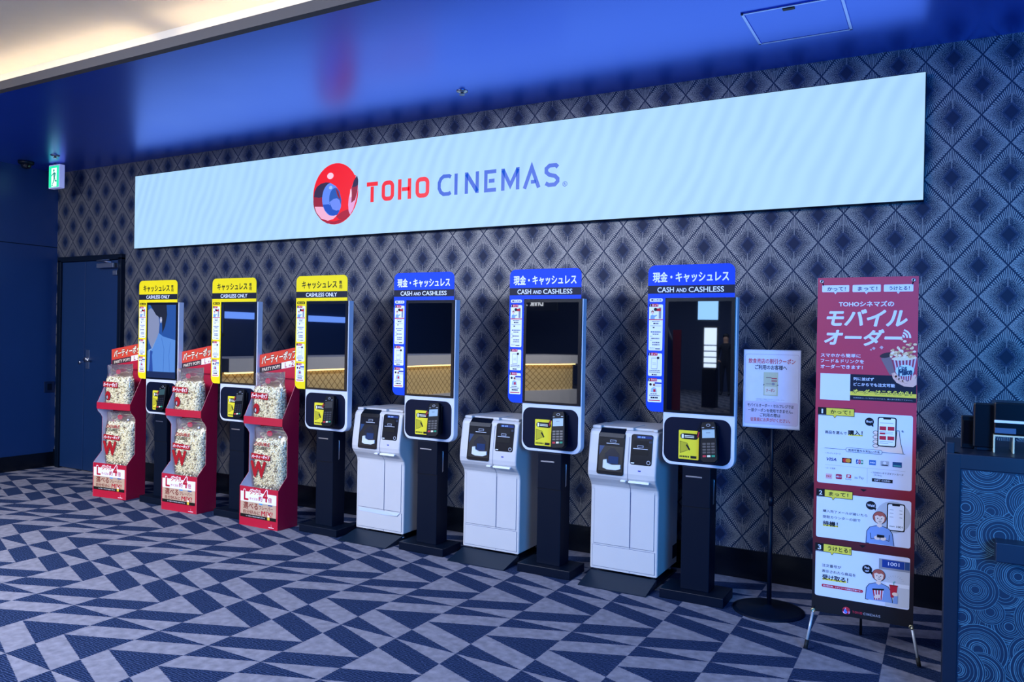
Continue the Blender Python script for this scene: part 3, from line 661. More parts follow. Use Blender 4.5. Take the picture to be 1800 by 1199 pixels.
# ------------------------------------------------------------------ popcorn stands and bags
M_RED = mat('red_card', 'a80c34', .42); M_REDI = mat('red_print', 'b80e30', .42); M_CARDW = mat('white_card', 'd8d8e2', .6)
def make_stand():
    t = empty('popcorn_stand', (0, 0, 0)); W = .210
    prof = [(0, 0), (0, .305), (.020, .330), (.088, .402), (.088, .715), (.070, .745), (.040, .775), (.032, .80), (.030, .853), (.040, .87), (.157, 1.10), (.172, 1.20), (.186, 1.20), (.205, 1.2), (.205, 0)]
    for s in (-1, 1):
        m = MB(); m.prism(prof, lambda a, b, d: (d, a, b), s*W, s*(W-.003), M_RED, 0); m.prism(prof, lambda a, b, d: (d, a, b), s*(W-.0032), s*(W-.004), M_CARDW, 0)
        m.build('side_panel', t)
    MB().box(-W+.004, W-.004, .200, .204, 0, 1.32, M_RED).build('back_panel', t)
    # slanted header board
    hd = MB(); hd.prism([(-W-.002, 1.16), (W+.002, 1.16), (W+.002, 1.412), (-W-.002, 1.338)], lambda a, b, d: (a, d, b), .180, .184, M_REDI)
    sl = .074/.42; A = Art(hd, lambda u, v, l: (u, .180-l, v+(u)*sl))
    A.rect(-W, W, 1.276, 1.372, ink('d8452e'), 1); A.rect(-W+.004, .035, 1.226, 1.272, ink('3a2c30'), 1); A.rect(.037, W, 1.226, 1.276, ink('eee8ea'), 1)
    A.text('パーティーポップ', -W+.03, W-.012, 1.292, 1.358, ink('6a0f18'), .055, L=1.5); A.text('パーティーポップ', -W+.03, W-.012, 1.292, 1.358, ink('fff0d0'), .02)
    A.text('PARTY POP!!', -W+.035, .02, 1.236, 1.262, ink('e8d8c0'), .02)
    A.text('L', .075, .095, 1.232, 1.270, ink('b0122a'), .02); A.text('約', .118, .134, 1.234, 1.250, ink('b0122a'), .02); A.text('2', .142, .168, 1.232, 1.272, ink('b0122a'), .02); A.text('倍', .178, .200, 1.234, 1.252, ink('b0122a'), .02)
    hd.build('header_board', t)
    # lower box front with print
    fp = MB(); fp.box(-W+.001, W-.001, 0, .004, 0, .308, M_REDI)
    A = Art(fp, front(0))
    A.rect(-W+.012, W-.02, .190, .268, ink('ece9f2'), 1); A.rect(-W+.012, W-.02, .088, .190, ink('c2a488'), 1); A.rect(-W+.012, W-.02, .066, .092, ink('17140f'), 2)
    wh, rd, br = ink('f4eef2'), ink('b3122c'), ink('7a1f1c')
    A.text('L', -.160, -.110, .200, .280, wh, .06, L=2); A.text('L', -.158, -.112, .202, .278, rd, .035, L=3)
    A.text('ダブル', -.100, .030, .247, .292, wh, .07, L=2); A.text('ダブル', -.098, .028, .250, .290, ink('c8502a'), .025, L=3)
    A.text('サイズの', -.098, -.010, .206, .228, rd, .02); A.text('約', .0, .040, .206, .246, rd, .02); A.text('4', .046, .098, .206, .296, wh, .07, L=2); A.text('4', .048, .096, .208, .294, rd, .035, L=3); A.text('倍', .104, .142, .206, .244, rd, .02)
    A.text('選べる', -.165, -.005, .134, .184, br, .02); A.text('フレーバー', .008, .155, .142, .172, br, .02)
    A.text('自分好みに', -.165, .018, .096, .126, br, .02); A.text('MIX!', .030, .152, .096, .134, rd, .03, .1)
    A.rrect(.005, .045, .179, .189, .004, ink('3a90d0'), 2); A.rrect(.052, .095, .179, .189, .004, ink('b0a090'), 2); A.rrect(.102, .150, .179, .189, .004, ink('2a4a80'), 2)
    A.text('ハーフ＆ハーフもえらべるポップコーン', -.135, .075, .074, .084, wh, .02, L=3); A.rrect(.098, .122, .070, .100, .004, ink('e8c040'), 3); A.oval(.110, .100, .012, .008, wh, 4)
    A.line([(.140, .040), (.140, .020), (.150, .020)], .003, ink('d8a0a0'), 1); A.rect(.112, .168, .012, .018, ink('e8c8cc'), 1)
    fp.build('front_panel', t)
    MB().box(-W+.004, W-.004, .004, .200, .272, .276, M_CARDW).build('lower_shelf', t)
    MB().box(-W+.004, W-.004, .036, .200, .796, .800, M_CARDW).build('upper_shelf', t)
    MB().box(-W, W, .028, .032, .796, .856, M_REDI).build('shelf_lip', t)
    MB().box(-W+.05, W-.05, .196, .1995, .62, .70, mat('stand_back_print', '7a0d24', .5)).build('back_print', t)
    MB().lathe([(0, 0), (.009, 0), (.009, .012), (0, .012)], (W-.03, .030, .715), ink('f0f0f6'), 14, 'y').build('peg', t)
    return t
def popcorn_mesh(hw, hd, hz, n, seed):
    rnd = random.Random(seed); bmm = bmesh.new(); bmesh.ops.create_icosphere(bmm, subdivisions=1, radius=1); bmm.verts.index_update()
    V = np.array([v.co[:] for v in bmm.verts]); Fs = [[v.index for v in f.verts] for f in bmm.faces]; bmm.free()
    mb = MB(); m = popcorn_material()
    for _ in range(int(n*3.0)):
        a = rnd.uniform(0, 2*PI); z = rnd.uniform(.012, hz)
        e = .45; c, s = math.cos(a), math.sin(a)
        if rnd.random() < .72:                      # spread evenly over the broad front and back
            x0 = rnd.uniform(-1, 1); c = math.copysign(abs(x0)**(1/e), x0); s = math.copysign(math.sqrt(max(0, 1-c*c)), rnd.uniform(-1, .5))
        x = hw*math.copysign(abs(c)**e, c); y = hd*math.copysign(abs(s)**.75, s)
        k = 1-.16*max(0, (z/hz-.85)/.15)**2-.10*max(0, (.1-z/hz)/.1)**2
        p = np.array((x*k*rnd.uniform(.86, 1.0), y*k*rnd.uniform(.8, 1.02), z))
        for _l in range(3):
            q = p+np.array([rnd.uniform(-.007, .007) for _ in range(3)]); r = rnd.uniform(.0042, .0080)
            sc_ = np.array([rnd.uniform(.8, 1.2) for _ in range(3)])*r
            o = len(mb.v); mb.v += [tuple(x) for x in (V*sc_+q)]; mb.f += [[o+i for i in f] for f in Fs]; mb.fm += [0]*len(Fs); mb.sm += [True]*len(Fs)
    # solid core blocking light; its tan stands for the shade between pieces
    mb.mats = [m, mat('popcorn_shade', 'b7a678', .9)]; C0 = []
    for zz in (.01, hz*.93):
        C0 += [(hw*.78*math.copysign(abs(math.cos(a))**.45, math.cos(a)), hd*.66*math.copysign(abs(math.sin(a))**.75, math.sin(a)), zz) for a in [2*PI*i/24 for i in range(24)]]
    o = len(mb.v); mb.v += C0
    mb.f += [[o+i, o+(i+1) % 24, o+24+(i+1) % 24, o+24+i] for i in range(24)]+[[o+i for i in range(24)], [o+24+i for i in range(24)]]
    mb.fm += [1]*26; mb.sm += [False]*26
    return mb
def popcorn_material():
    if 'popcorn' in MATS: return MATS['popcorn']
    m = bpy.data.materials.new('popcorn'); m.use_nodes = True; nt = m.node_tree; b = nt.nodes['Principled BSDF']; e = N(nt)
    g = e.node('ShaderNodeNewGeometry')
    nt.links.new(e.ramp(g.outputs['Random Per Island'], [(0, lin('6a5238')), (.06, lin('a08a58')), (.16, lin('dccf9c')), (.4, lin('f0e7c0')), (1, lin('faf4d8'))]), b.inputs['Base Color'])
    b.inputs['Roughness'].default_value = .8
    MATS['popcorn'] = m; return m
def film_material():
    m = bpy.data.materials.new('clear_bag_film'); m.use_nodes = True; nt = m.node_tree; nt.nodes.remove(nt.nodes['Principled BSDF']); e = N(nt)
    tr = e.node('ShaderNodeBsdfTransparent'); gl = e.node('ShaderNodeBsdfGlossy'); gl.inputs['Roughness'].default_value = .12
    df = e.node('ShaderNodeBsdfDiffuse'); df.inputs['Color'].default_value = (.75, .76, .85, 1)
    m1 = e.node('ShaderNodeMixShader'); m2 = e.node('ShaderNodeMixShader')
    tc = e.node('ShaderNodeTexCoord'); nz = e.noise(tc.outputs['Object'], 14.0, 3.0)
    nt.links.new(e.m('MULTIPLY_ADD', nz, .15, .0), m1.inputs[0]); nt.links.new(tr.outputs[0], m1.inputs[1]); nt.links.new(df.outputs[0], m1.inputs[2])
    fr_ = e.node('ShaderNodeFresnel'); fr_.inputs['IOR'].default_value = 1.45
    nt.links.new(e.m('MULTIPLY', fr_.outputs[0], .9), m2.inputs[0]); nt.links.new(m1.outputs[0], m2.inputs[1]); nt.links.new(gl.outputs[0], m2.inputs[2])
    nt.links.new(m2.outputs[0], nt.nodes['Material Output'].inputs[0])
    return m
M_FILM = film_material()
def make_bag(big):
    hw, hd, hz, top = (.165, .060, .395, .50) if big else (.160, .056, .285, .405)
    t = empty('popcorn_bag', (0, 0, 0))
    pc = popcorn_mesh(hw-.008, hd-.008, hz, 900 if big else 680, 3 if big else 5).build('popcorn', t); pc['kind'] = 'stuff'
    # clear film: pillow below, pinched flat at the top
    n = 40; vs = []; fs = []; prof = [(0, .93, .6), (.015, 1.0, .95), (.05, 1.03, 1.04), (hz*.5, 1.04, 1.06), (hz*.85, 1.03, 1.0), (hz, 1.0, .72), (hz+.03, 1.01, .35), (top-.03, 1.05, .10), (top, 1.06, .03)]
    rnd = random.Random(11)
    for z, kx, ky in prof:
        for i in range(n):
            a = 2*PI*i/n; c, s = math.cos(a), math.sin(a)
            vs.append((hw*kx*math.copysign(abs(c)**.45, c), hd*ky*math.copysign(abs(s)**.75, s)-.004*(z > hz)+(rnd.uniform(-.004, .004) if z > hz*.8 else 0), z+(.012*c if z >= top-.001 else 0)))
    for i in range(len(prof)-1):
        for k in range(n): fs.append([i*n+k, i*n+(k+1) % n, (i+1)*n+(k+1) % n, (i+1)*n+k])
    fs.append(list(range(n)))
    MB().add(vs, fs, M_FILM, True).build('clear_film', t)
    lb = MB(); A = Art(lb, front(-hd*1.09)); R_, W_ = ink('a8141f'), ink('f4ecec')
    sx = -.020
    if big:
        A.text('DOUBLE', -.095+sx, .065+sx, .352, .378, R_, .03, .25); A.text('DOUBLE', -.105+sx, .03+sx, .320, .346, ink('4a4238'), .02)
        A.poly([(-.150, .245), (-.150, .290), (.045, .278), (.045, .238)], R_, 1); A.text('パーティーポップ', -.146, .040, .250, .276, W_, .03)
        A.text('W', -.150, .0, .105, .222, R_, .045)
    else:
        A.poly([(-.150, .198), (-.150, .246), (.045, .243), (.045, .192)], R_, 1); A.text('パーティーポップ', -.144, .038, .202, .238, W_, .03)
        A.oval(-.085, .118, .034, .042, R_, 1); A.oval(-.098, .104, .017, .024, ink('3a2a30'), 2); A.oval(-.093, .104, .009, .015, ink('b8a8b0'), 3)
        A.text('POPCORN', -.135, -.035, .050, .066, ink('8a5a50'), .01)
    lb.build('printed_labels', t)
    hz_ = top-.055 if big else top-.068
    MB().prism(ell(0, 0, .030, .022, 20), lambda a, b, d: (a-.012, d, b+hz_), -.014, -.010, ink('b01c38')).build('handle_hole', t)
    return t
st = make_stand(); stands = [dup(st), dup(st), st]
SP = [(-6.560, -.715, 6.0), (-5.600, -.728, 3.0), (-4.640, -.752, 0.0)]
SL = ['red cardboard popcorn stand farthest left, by the dark blue door', 'red cardboard popcorn stand between the first two yellow topped kiosks', 'red cardboard popcorn stand beside the third yellow topped kiosk']
BU, BB = make_bag(False), make_bag(True)
for i, (o, (x, y, a), l) in enumerate(zip(stands, SP, SL)):
    o.location = (x, y, 0); o.rotation_euler = (0, 0, math.radians(a)); tag(o, l, 'popcorn stand', 'red popcorn stands in front of the kiosks')
    ra = math.radians(a)
    for k, (proto, dx, dy, z, rz) in enumerate(((BU, .0, .100, .801, -3), (BB, .010, .118, .277, 2))):
        b = proto if i == 2 else dup(proto)
        b.location = (x+dx*math.cos(ra)-dy*math.sin(ra), y+dx*math.sin(ra)+dy*math.cos(ra), z); b.rotation_euler = (0, 0, ra+math.radians(rz))
        tag(b, ['clear bag of popcorn with red label on the top shelf of the %s red stand', 'large popcorn bag with a red W low in the %s red popcorn stand'][k] % ('leftmost', 'middle', 'rightmost')[i], 'popcorn bag', 'bags of popcorn in the red stands')

# ------------------------------------------------------------------ red X-banner
BW, BH, BT = 445, 1658, 1.84           # sheet in millimetres, top height in metres
bn = empty('banner_stand', (-.328, -.97, 0)); tag(bn, 'tall red mobile order banner on an X stand with silver feet', 'banner')
def banner_print():
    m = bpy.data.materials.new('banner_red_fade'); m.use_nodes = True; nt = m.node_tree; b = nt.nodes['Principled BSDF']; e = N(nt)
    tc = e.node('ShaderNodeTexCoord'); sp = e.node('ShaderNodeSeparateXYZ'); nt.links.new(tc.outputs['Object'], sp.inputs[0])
    nt.links.new(e.ramp(e.m('DIVIDE', sp.outputs[2], 1.84), [(.10, lin('0c0a10')), (.22, lin('1a0c14')), (.42, lin('84182a')), (.60, lin('b8304a')), (1, lin('ba3a54'))]), b.inputs['Base Color'])  # printed fade; upper reds are paled with glare mixed into the colour
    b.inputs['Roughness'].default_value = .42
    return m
sh = MB(); FB = lambda u, v, l: ((u-BW/2)/1000, -l, BT-v/1000)
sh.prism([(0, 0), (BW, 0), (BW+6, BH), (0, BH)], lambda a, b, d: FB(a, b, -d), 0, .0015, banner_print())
A = Art(sh, FB)
wh, nv, yl, rd, bk_, gy, sk, hr, bl = ink('d8dcf0'), ink('161c2e'), ink('e8d24a'), ink('c02338'), ink('101218'), ink('a8acb8'), ink('f0d4c4'), ink('b05a50'), ink('7f9cd0')
for x0, x1, y0, y1, s in ((20, 144, 37, 79, 'かって！'), (159, 284, 37, 80, 'まって！'), (297, 423, 38, 80, 'うけとる！')):
    A.rrect(x0, x1, y1-8, y0, 4, wh, 1); cx = (x0+x1)/2; A.poly([(cx-8, y1-9), (cx+8, y1-9), (cx-1, y1+3)], wh, 1)
    A.text(s, x0+24, x1-16, y1-15, y0+9, nv, .02)
A.text('TOHOシネマズの', 99, 342, 142, 117, wh, .03)
A.text('モバイル', 46, 399, 236, 158, wh, .034, .22); A.text('オーダー', 37, 378, 331, 255, wh, .034, .22)
for r in (14, 27, 40): A.ring(378, 290, r, 8, wh, 1, -PI*.42, PI*.02, 10)
for s, x1, y0, y1 in (('スマホから簡単に', 201, 374, 392), ('フード＆ドリンクを', 216, 402, 419), ('オーダーできます！', 211, 429, 448)): A.text(s, 20, x1, y1, y0, wh, .02)
# dark strip with the ordering line; the square code on it stays blank
A.rect(20, BW, 598, 473, nv, 1); A.rect(20, 157, 603, 473, wh, 2)
A.text('列に並ばず', 171, 262, 502, 487, wh, .02); A.text('どこからでも注文可能', 172, 353, 529, 513, wh, .02)
A.rect(157, BW, 576, 557, yl, 2); A.text('オーダーはこちらから！', 170, 426, 565, 545, bk_, .08, .15, L=3); A.text('オーダーはこちらから！', 170, 426, 565, 545, ink('f6e860'), .03, .15, L=4)
A.text('会員登録なしでご利用いただけます。購入後の変更はできません。', 172, 430, 590, 584, gy, .0)
# popcorn cup, drink cup and hand
rs = random.Random(4)
A.poly([(290, 392), (330, 384), (352, 440), (352, 470), (330, 470)], ink('7d6a70'), 3); A.oval(315, 376, 30, 12, ink('3a3036'), 4, rot=-.25)
for x, y, r in ((258, 345, 8), (292, 340, 9), (246, 352, 5)): A.poly([(x-r, y), (x, y-r), (x+r, y-2), (x+2, y+r)], ink('c8a8b0'), 3)
cup = [(336, 394), (443, 384), (425, 492), (362, 500)]; A.poly(cup, ink('c8bcc4'), 5)
for k in range(7):
    a0, a1 = k/7, k/7+.075
    A.poly([(336+107*a0, 394-10*a0), (336+107*a1, 394-10*a1), (362+63*a1, 500-8*a1), (362+63*a0, 500-8*a0)], ink('9a3a52'), 6)
A.oval(390, 389, 54, 10, ink('e0d4b8'), 7, rot=-.09)
for k in range(60):
    x, y = rs.uniform(334, 440), 384-abs(rs.gauss(0, 26)); A.oval(x, y, rs.uniform(5, 9), rs.uniform(4, 7), ink(rs.choice(['e8c9a0', 'd8b080', 'f0dcc0', 'c89868'])), 7+k*.05, n=7)
A.oval(394, 447, 40, 27, ink('b9d4d8'), 11, rot=-.1); A.text('Cine', 366, 402, 443, 426, ink('1f3a5a'), .03, .2, L=12, rot=-.15); A.text('Mike', 366, 424, 468, 441, ink('1f3a5a'), .05, .2, L=12, rot=-.15)
A.poly([(338, 462), (352, 458), (372, 480), (400, 500), (440, 482), (446, 470), (BW, 466), (BW, 512), (430, 524), (392, 522), (360, 506), (344, 486)], ink('e2b6a4'), 9)
for x, y, r in ((352, 470, .9), (363, 482, .8), (378, 493, .65), (395, 499, .4)):            # finger tips round the cup
    A.oval(x, y, 13, 6.5, ink('e2b6a4'), 12, rot=r); A.line(ell(x, y, 13, 6.5, 16, .3, PI*1.0, rot=r), 1.2, ink('b07a6c'), 12.5)
A.oval(432, 478, 16, 7, ink('e6bcaa'), 12, rot=-1.0)
# three step cards
def stepcard(y0, y1, n, word, ty0, ty1, kx1):
    A.rrect(14, 433, y1, y0, 10, wh, 1); A.rrect(13, 51, ty1-6, ty0, 4, bk_, 2, (1, 0, 0, 1)); A.rrect(51, 178, ty1-4, ty0, 5, yl, 2, (0, 1, 1, 0))
    A.line([(13, ty0), (178, ty0), (178, ty1-4), (13, ty1-4)], 2.5, bk_, 3, True); A.poly([(82, ty1-5), (98, ty1-5), (90, ty1+8)], yl, 4); A.line([(82, ty1-4), (90, ty1+8), (98, ty1-4)], 2, bk_, 4)
    A.text(n, 29 if n == '1' else 25, 35 if n == '1' else 39, ty1-13, ty0+8, wh, .03, L=4); A.text(word, 70, kx1, ty1-13, ty0+9, bk_, .02, L=4)
stepcard(660, 1016, '1', 'かって！', 643, 684, 160)
A.text('商品を選んで', 47, 146, 771, 756, bk_, .02); A.rect(152, 218, 774, 767, yl, 2); A.text('購入！', 152, 216, 770, 747, bk_, .03, L=3)
A.oval(246, 700, 20, 20, bk_, 2); A.poly([(252, 716), (264, 712), (264, 725)], bk_, 2); A.text('Buy!', 233, 259, 706, 694, wh, .03, L=3)
A.poly([(285, 742), (268, 750), (270, 830), (285, 838), (395, 842), (382, 790), (372, 740), (362, 742), (362, 800)], sk, 2); A.line([(395, 842), (382, 790), (376, 735), (366, 735), (362, 800)], 2.5, bk_, 3)
for yy in (750, 772, 794, 814): A.oval(275, yy, 13, 9, sk, 3); A.ring(275, yy, 13, 2, bk_, 4, ry=9)
A.rrect(282, 364, 815, 673, 10, bk_, 5); A.rrect(287, 359, 810, 678, 7, ink('f0f0f6'), 6); A.rrect(306, 340, 684, 676, 4, bk_, 7)
for yy in (718, 764):
    for xx in (291, 326): A.rect(xx, xx+29, yy+18, yy, rd, 7)
for yy in (700, 742, 750, 789, 797): A.rect(292, 350 if yy < 790 else 330, yy+3, yy, gy, 7)
A.rect(292, 316, 756, 748, rd, 8)
for a in (.2, .5, .8): A.line([(380+8*math.cos(a), 742-8*math.sin(a)), (380+16*math.cos(a), 742-16*math.sin(a))], 2, bk_, 3)
A.line([(46, 843), (403, 843)], 1.5, bk_, 6); A.rrect(144, 304, 853, 833, 8, wh, 7); A.line(rr(144, 304, 853, 833, 8), 1.5, bk_, 8, True); A.text('利用可能なお支払い方法', 155, 293, 849, 838, bk_, .02, L=9)
A.text('・クレジットカード', 50, 120, 871, 863, bk_, .01); A.text('VISA', 57, 101, 904, 889, ink('26357a'), .03, .25)
A.oval(142, 896, 12, 10, ink('c82a30'), 3); A.oval(155, 896, 12, 10, ink('d89030'), 4)
A.rrect(127, 170, 909, 884, 2, bk_, 2)
for k, c in enumerate(('2a4a9a', 'b8303c', '2a8a4a')): A.rrect(190+k*11, 200+k*11, 908, 887, 3, ink(c), 2); A.text('JCB'[k], 192+k*11, 198+k*11, 902, 893, wh, .03, L=3)
A.rect(248, 278, 908, 884, ink('2f68b0'), 2); A.text('AMEX', 251, 275, 900, 892, wh, .03, L=3)
A.rrect(298, 335, 908, 884, 2, gy, 2); A.oval(316, 893, 7, 7, wh, 3); A.rect(303, 330, 906, 902, nv, 3)
A.rect(350, 390, 909, 884, ink('1d4a80'), 2); A.rect(354, 386, 905, 899, ink('4aa0a0'), 3)
A.text('・コード決済', 50, 97, 945, 937, bk_, .01)
A.rrect(54, 83, 994, 969, 2, ink('d8a8b0'), 2); A.text('PAY', 57, 80, 986, 977, rd, .03, L=3); A.rrect(100, 128, 991, 967, 4, ink('a82848'), 2); A.text('d払い', 102, 126, 983, 974, wh, .02, L=3)
A.rrect(148, 170, 982, 964, 3, ink('c83a40'), 2); A.text('P', 154, 164, 980, 967, wh, .04, L=3); A.text('PayPay', 144, 172, 992, 985, bk_, .01); A.text('au Pay', 185, 226, 985, 968, ink('7a7f8c'), .01)
A.line([(241, 925), (241, 1000)], 1.2, gy, 2); A.line([(50, 925), (405, 925)], 1.2, gy, 2); A.text('・TOHOシネマズギフトカード', 258, 397, 948, 938, bk_, .01); A.text('（デジタル）', 270, 305, 960, 951, bk_, .01)
A.rect(262, 352, 987, 971, bk_, 2); A.text('GIFT CARD', 272, 342, 983, 975, wh, .01, L=3)
A.poly([(210, 1029), (242, 1029), (226, 1041)], bk_, 2)
stepcard(1064, 1287, '2', 'まって！', 1048, 1089, 158)
def figure(x, y, k, pose):
    """a drawn customer from the waist up in a pale blue jumper"""
    P = lambda l: [(x+a*k, y+b*k) for a, b in l]
    body = [(-44, 150), (-58, 150), (-55, 92), (-42, 72), (-14, 62), (14, 62), (42, 72), (56, 92), (64, 150)]
    A.poly(P(body), bl, 4); A.line(P(body), 2.6, bk_, 5)
    A.poly(P([(-10, 46), (10, 46), (11, 64), (0, 70), (-11, 64)]), sk, 6)
    A.poly(P(ell(0, 22, 29, 29)), hr, 7); A.line(P(ell(0, 22, 29, 29)), 2.2, bk_, 7.5, True)
    A.poly(P([(-21, 16), (-8, 8), (14, 6), (22, 18), (20, 36), (10, 50), (-4, 52), (-17, 42)]), sk, 8)
    A.poly(P([(-22, 18), (-14, -4), (16, -4), (23, 18), (12, 12), (2, 16), (-10, 11)]), hr, 9)
    for ex in (-8, 9): A.poly(P(ell(ex, 26, 2, 3, 8)), bk_, 10)
    A.line(P([(-4, 40), (2, 43), (9, 39)]), 2, bk_, 10); A.line(P([(1, 28), (3, 34), (0, 35)]), 1.4, bk_, 10)
    if pose == 'phone':
        A.line(P([(-40, 100), (-36, 128), (-10, 122)]), 2.4, bk_, 6); A.line(P([(44, 100), (42, 130), (16, 122)]), 2.4, bk_, 6)
        A.poly(P(ell(-8, 120, 14, 10)), sk, 7); A.poly(P(ell(16, 120, 14, 10)), sk, 7); A.poly(P([(-10, 104), (22, 104), (22, 116), (-10, 118)]), bk_, 9)
    else:
        A.poly(P([(-26, 98), (24, 92), (18, 142), (-18, 146)]), wh, 7)
        for q in range(4): A.poly(P([(-26+q*13, 98-q*1.6), (-20+q*13, 97-q*1.6), (-13+q*9.5, 145-q), (-18+q*9.5, 146-q)]), rd, 8)
        A.poly(P([(-27, 92), (25, 86), (25, 94), (-27, 100)]), bk_, 9); A.poly(P(ell(-4, 128, 16, 9, rot=-.4)), sk, 10)
        A.poly(P([(50, 64), (84, 64), (79, 122), (55, 122)]), rd, 7); A.poly(P([(48, 60), (86, 60), (86, 66), (48, 66)]), ink('a01c2c'), 8); A.line(P([(68, 60), (66, 46), (74, 42)]), 3, ink('6ab0a8'), 8)
        A.poly(P(ell(74, 104, 13, 9)), sk, 9); A.poly(P([(64, 150), (70, 110), (86, 112), (86, 150)]), bl, 8)
A.poly([p if p[0] < 432 else (432, p[1]) for p in ell(357, 1148, 76, 76)], ink('b9bcc6'), 2)
A.rrect(330, 408, 1214, 1082, 9, bk_, 3); A.rrect(335, 403, 1209, 1087, 7, ink('eceef6'), 3.5); A.rrect(352, 386, 1094, 1084, 4, bk_, 3.8)
for yy in (1112, 1128, 1146): A.rect(342, 358, yy+3, yy, gy, 3.8); A.rect(384, 396, yy+3, yy, gy, 3.8)
A.text('1001', 372, 398, 1196, 1187, bk_, .02, L=3.8); A.text('受取番号', 342, 365, 1195, 1189, bk_, .01, L=3.8)
figure(299, 1135, 1.0, 'phone')
A.oval(260, 1103, 22, 21, bk_, 3); A.poly([(272, 1114), (284, 1112), (280, 1127)], bk_, 3); A.text('Wait!', 244, 277, 1109, 1097, wh, .03, L=4)
A.text('購入完了メールが届いたら', 44, 245, 1161, 1148, bk_, .015); A.text('受取カウンターの前で', 44, 215, 1190, 1176, bk_, .015); A.rect(45, 116, 1230, 1221, yl, 2); A.text('待機！', 45, 113, 1227, 1204, bk_, .03, L=3)
A.poly([(210, 1300), (242, 1300), (226, 1313)], bk_, 2)
stepcard(1332, 1578, '3', 'うけとる！', 1318, 1361, 173)
A.rect(300, 432, 1462, 1352, ink('c6c9d4'), 2); A.rect(300, 432, 1402, 1352, ink('8f93a0'), 2.3); A.rect(314, 410, 1392, 1355, ink('1d3f94'), 3); A.rect(412, 432, 1392, 1355, ink('2b4a80'), 3); A.text('1001', 340, 388, 1380, 1364, wh, .03, L=4)
A.poly([(330, 1470), (432, 1478), (432, 1570), (330, 1576)], ink('c9ccd6'), 2.2); A.rect(330, 432, 1480, 1462, ink('e6e8f2'), 2.5)
for k in range(9):
    a = PI*.12+k*PI*.76/8; A.line([(372+30*math.cos(a), 1456-24*math.sin(a)), (372+40*math.cos(a), 1456-33*math.sin(a))], 1.6, gy, 4)
figure(300, 1412, .97, 'snacks')
A.oval(249, 1413, 22, 21, bk_, 3); A.poly([(260, 1424), (272, 1422), (270, 1438)], bk_, 3); A.text('Pick', 238, 260, 1411, 1401, wh, .03, L=4); A.text('up!', 240, 257, 1427, 1416, wh, .03, L=4)
A.text('注文番号が', 45, 133, 1432, 1417, bk_, .015); A.text('表示されたら商品を', 45, 199, 1460, 1445, bk_, .015); A.rect(48, 158, 1497, 1487, yl, 2); A.text('受け取る！', 48, 165, 1494, 1470, bk_, .03, L=3)
A.rrect(45, 233, 1532, 1517, 7, rd, 2); A.text('受け取る際、スタッフへの確認は不要です。', 52, 226, 1528, 1521, wh, .02, L=3)
AF = Art(sh, lambda u, v, l: FB(u, 1648-v, l))
ball(AF, 160, 17.5, 18, 18.5, ink('c02a38'), ink('8a1828'), 1, lambda c, s: ink(c))
letters(AF, 70, 187, 11, ink('b02a3c'), ink('9a9aa6'))
sh.build('printed_sheet', bn)
for x in (18, BW-22): MB().lathe([(0, 0), (.009, 0), (.008, -.003), (.0045, -.003), (.004, 0)], ((x-BW/2)/1000, -.001, BT-.018), M_STEEL, 20, 'y').build('eyelet', bn)
for x in (8, BW-2): MB().lathe([(0, 0), (.011, 0), (.010, -.005), (.005, -.005), (.0045, -.001)], ((x-BW/2)/1000, -.001, BT-1.655), mat('brass_eyelet', 'c8bc90', .3, 1.0), 20, 'y').build('eyelet', bn)
M_ROD = mat('pale_grey_rod', 'b4b8bc', .35, .3); M_RUB = mat('black_rubber', '0a0a0c', .7)
for (xa, xb, yb) in ((-.214, -.236, -.050), (.222, .252, .0)):
    l = MB().tube([(xa, .004, .19), (xb, yb, .035)], .0065, M_ROD).build('front_leg', bn); d = Vector((xb-xa, yb-.004, -.155)).normalized()
    MB().tube([(xb-d.x*.012, yb-d.y*.012, .047), (xb+d.x*.026, yb+d.y*.026, .008)], .0095, M_RUB).build('rubber_tip', l)
MB().tube([(0, .03, 1.2), (0, .03, .55), (-.02, .30, .004)], .007, M_BLACK).build('rear_leg', bn)
for xa in (-.2, .2): MB().tube([(0, .03, 1.0), (xa, .004, 1.815)], .005, M_BLACK).build('cross_arm', bn)
for xa, xe in ((-.205, -.214), (.205, .222)): MB().tube([(0, .03, .75), (xe, .004, .19)], .005, M_BLACK).build('cross_arm', bn)
MB().box(-.03, .03, .018, .042, .70, .80, M_BLACK, .005).build('hub', bn)

# ------------------------------------------------------------------ coupon notice on a pole
ns = empty('notice_stand', (-.838, -.54, 0)); tag(ns, 'white coupon notice in a clear holder on a dark pole stand', 'sign stand')
MB().lathe([(0, 0), (.195, 0), (.195, .006), (.17, .012), (.03, .018), (.018, .03), (0, .03)], (0, 0, 0), M_BLACK, 48).build('round_base', ns)
MB().tube([(0, .019, .02), (0, .019, .62)], .013, M_BLACK, 16).tube([(0, .019, .60), (0, .019, 1.10)], .0095, M_BLACK, 16).tube([(0, .019, .59), (0, .019, .64)], .016, M_BLACK, 16).build('pole', ns)
fm_ = MB().box(-.163, .150, .000, .008, 1.028, 1.473, mat('clear_holder', 'aeb8cc', .15), .002)
hold = fm_.build('holder', ns)
pp = MB(); A = Art(pp, front(-.0002, -.0065, 1.0285)); pw, lv = ink('d6d9ee'), ink('c9c0dc')
A.rect(-.153, .153, .006, .440, pw, 1)
A.line(rr(-.146, .146, .022, .418, .012), .0016, ink('9a90b8'), 2, True); A.rrect(-.144, .144, .024, .150, .010, lv, 1.5)
A.text('飲食売店の割引クーポン', -.128, .126, .366, .394, ink('c04a5a'), .025); A.text('ご利用のお客様へ', -.092, .082, .332, .358, ink('2a2c40'), .025)
A.rect(-.044, .036, .184, .318, ink('c2c2a4'), 2)
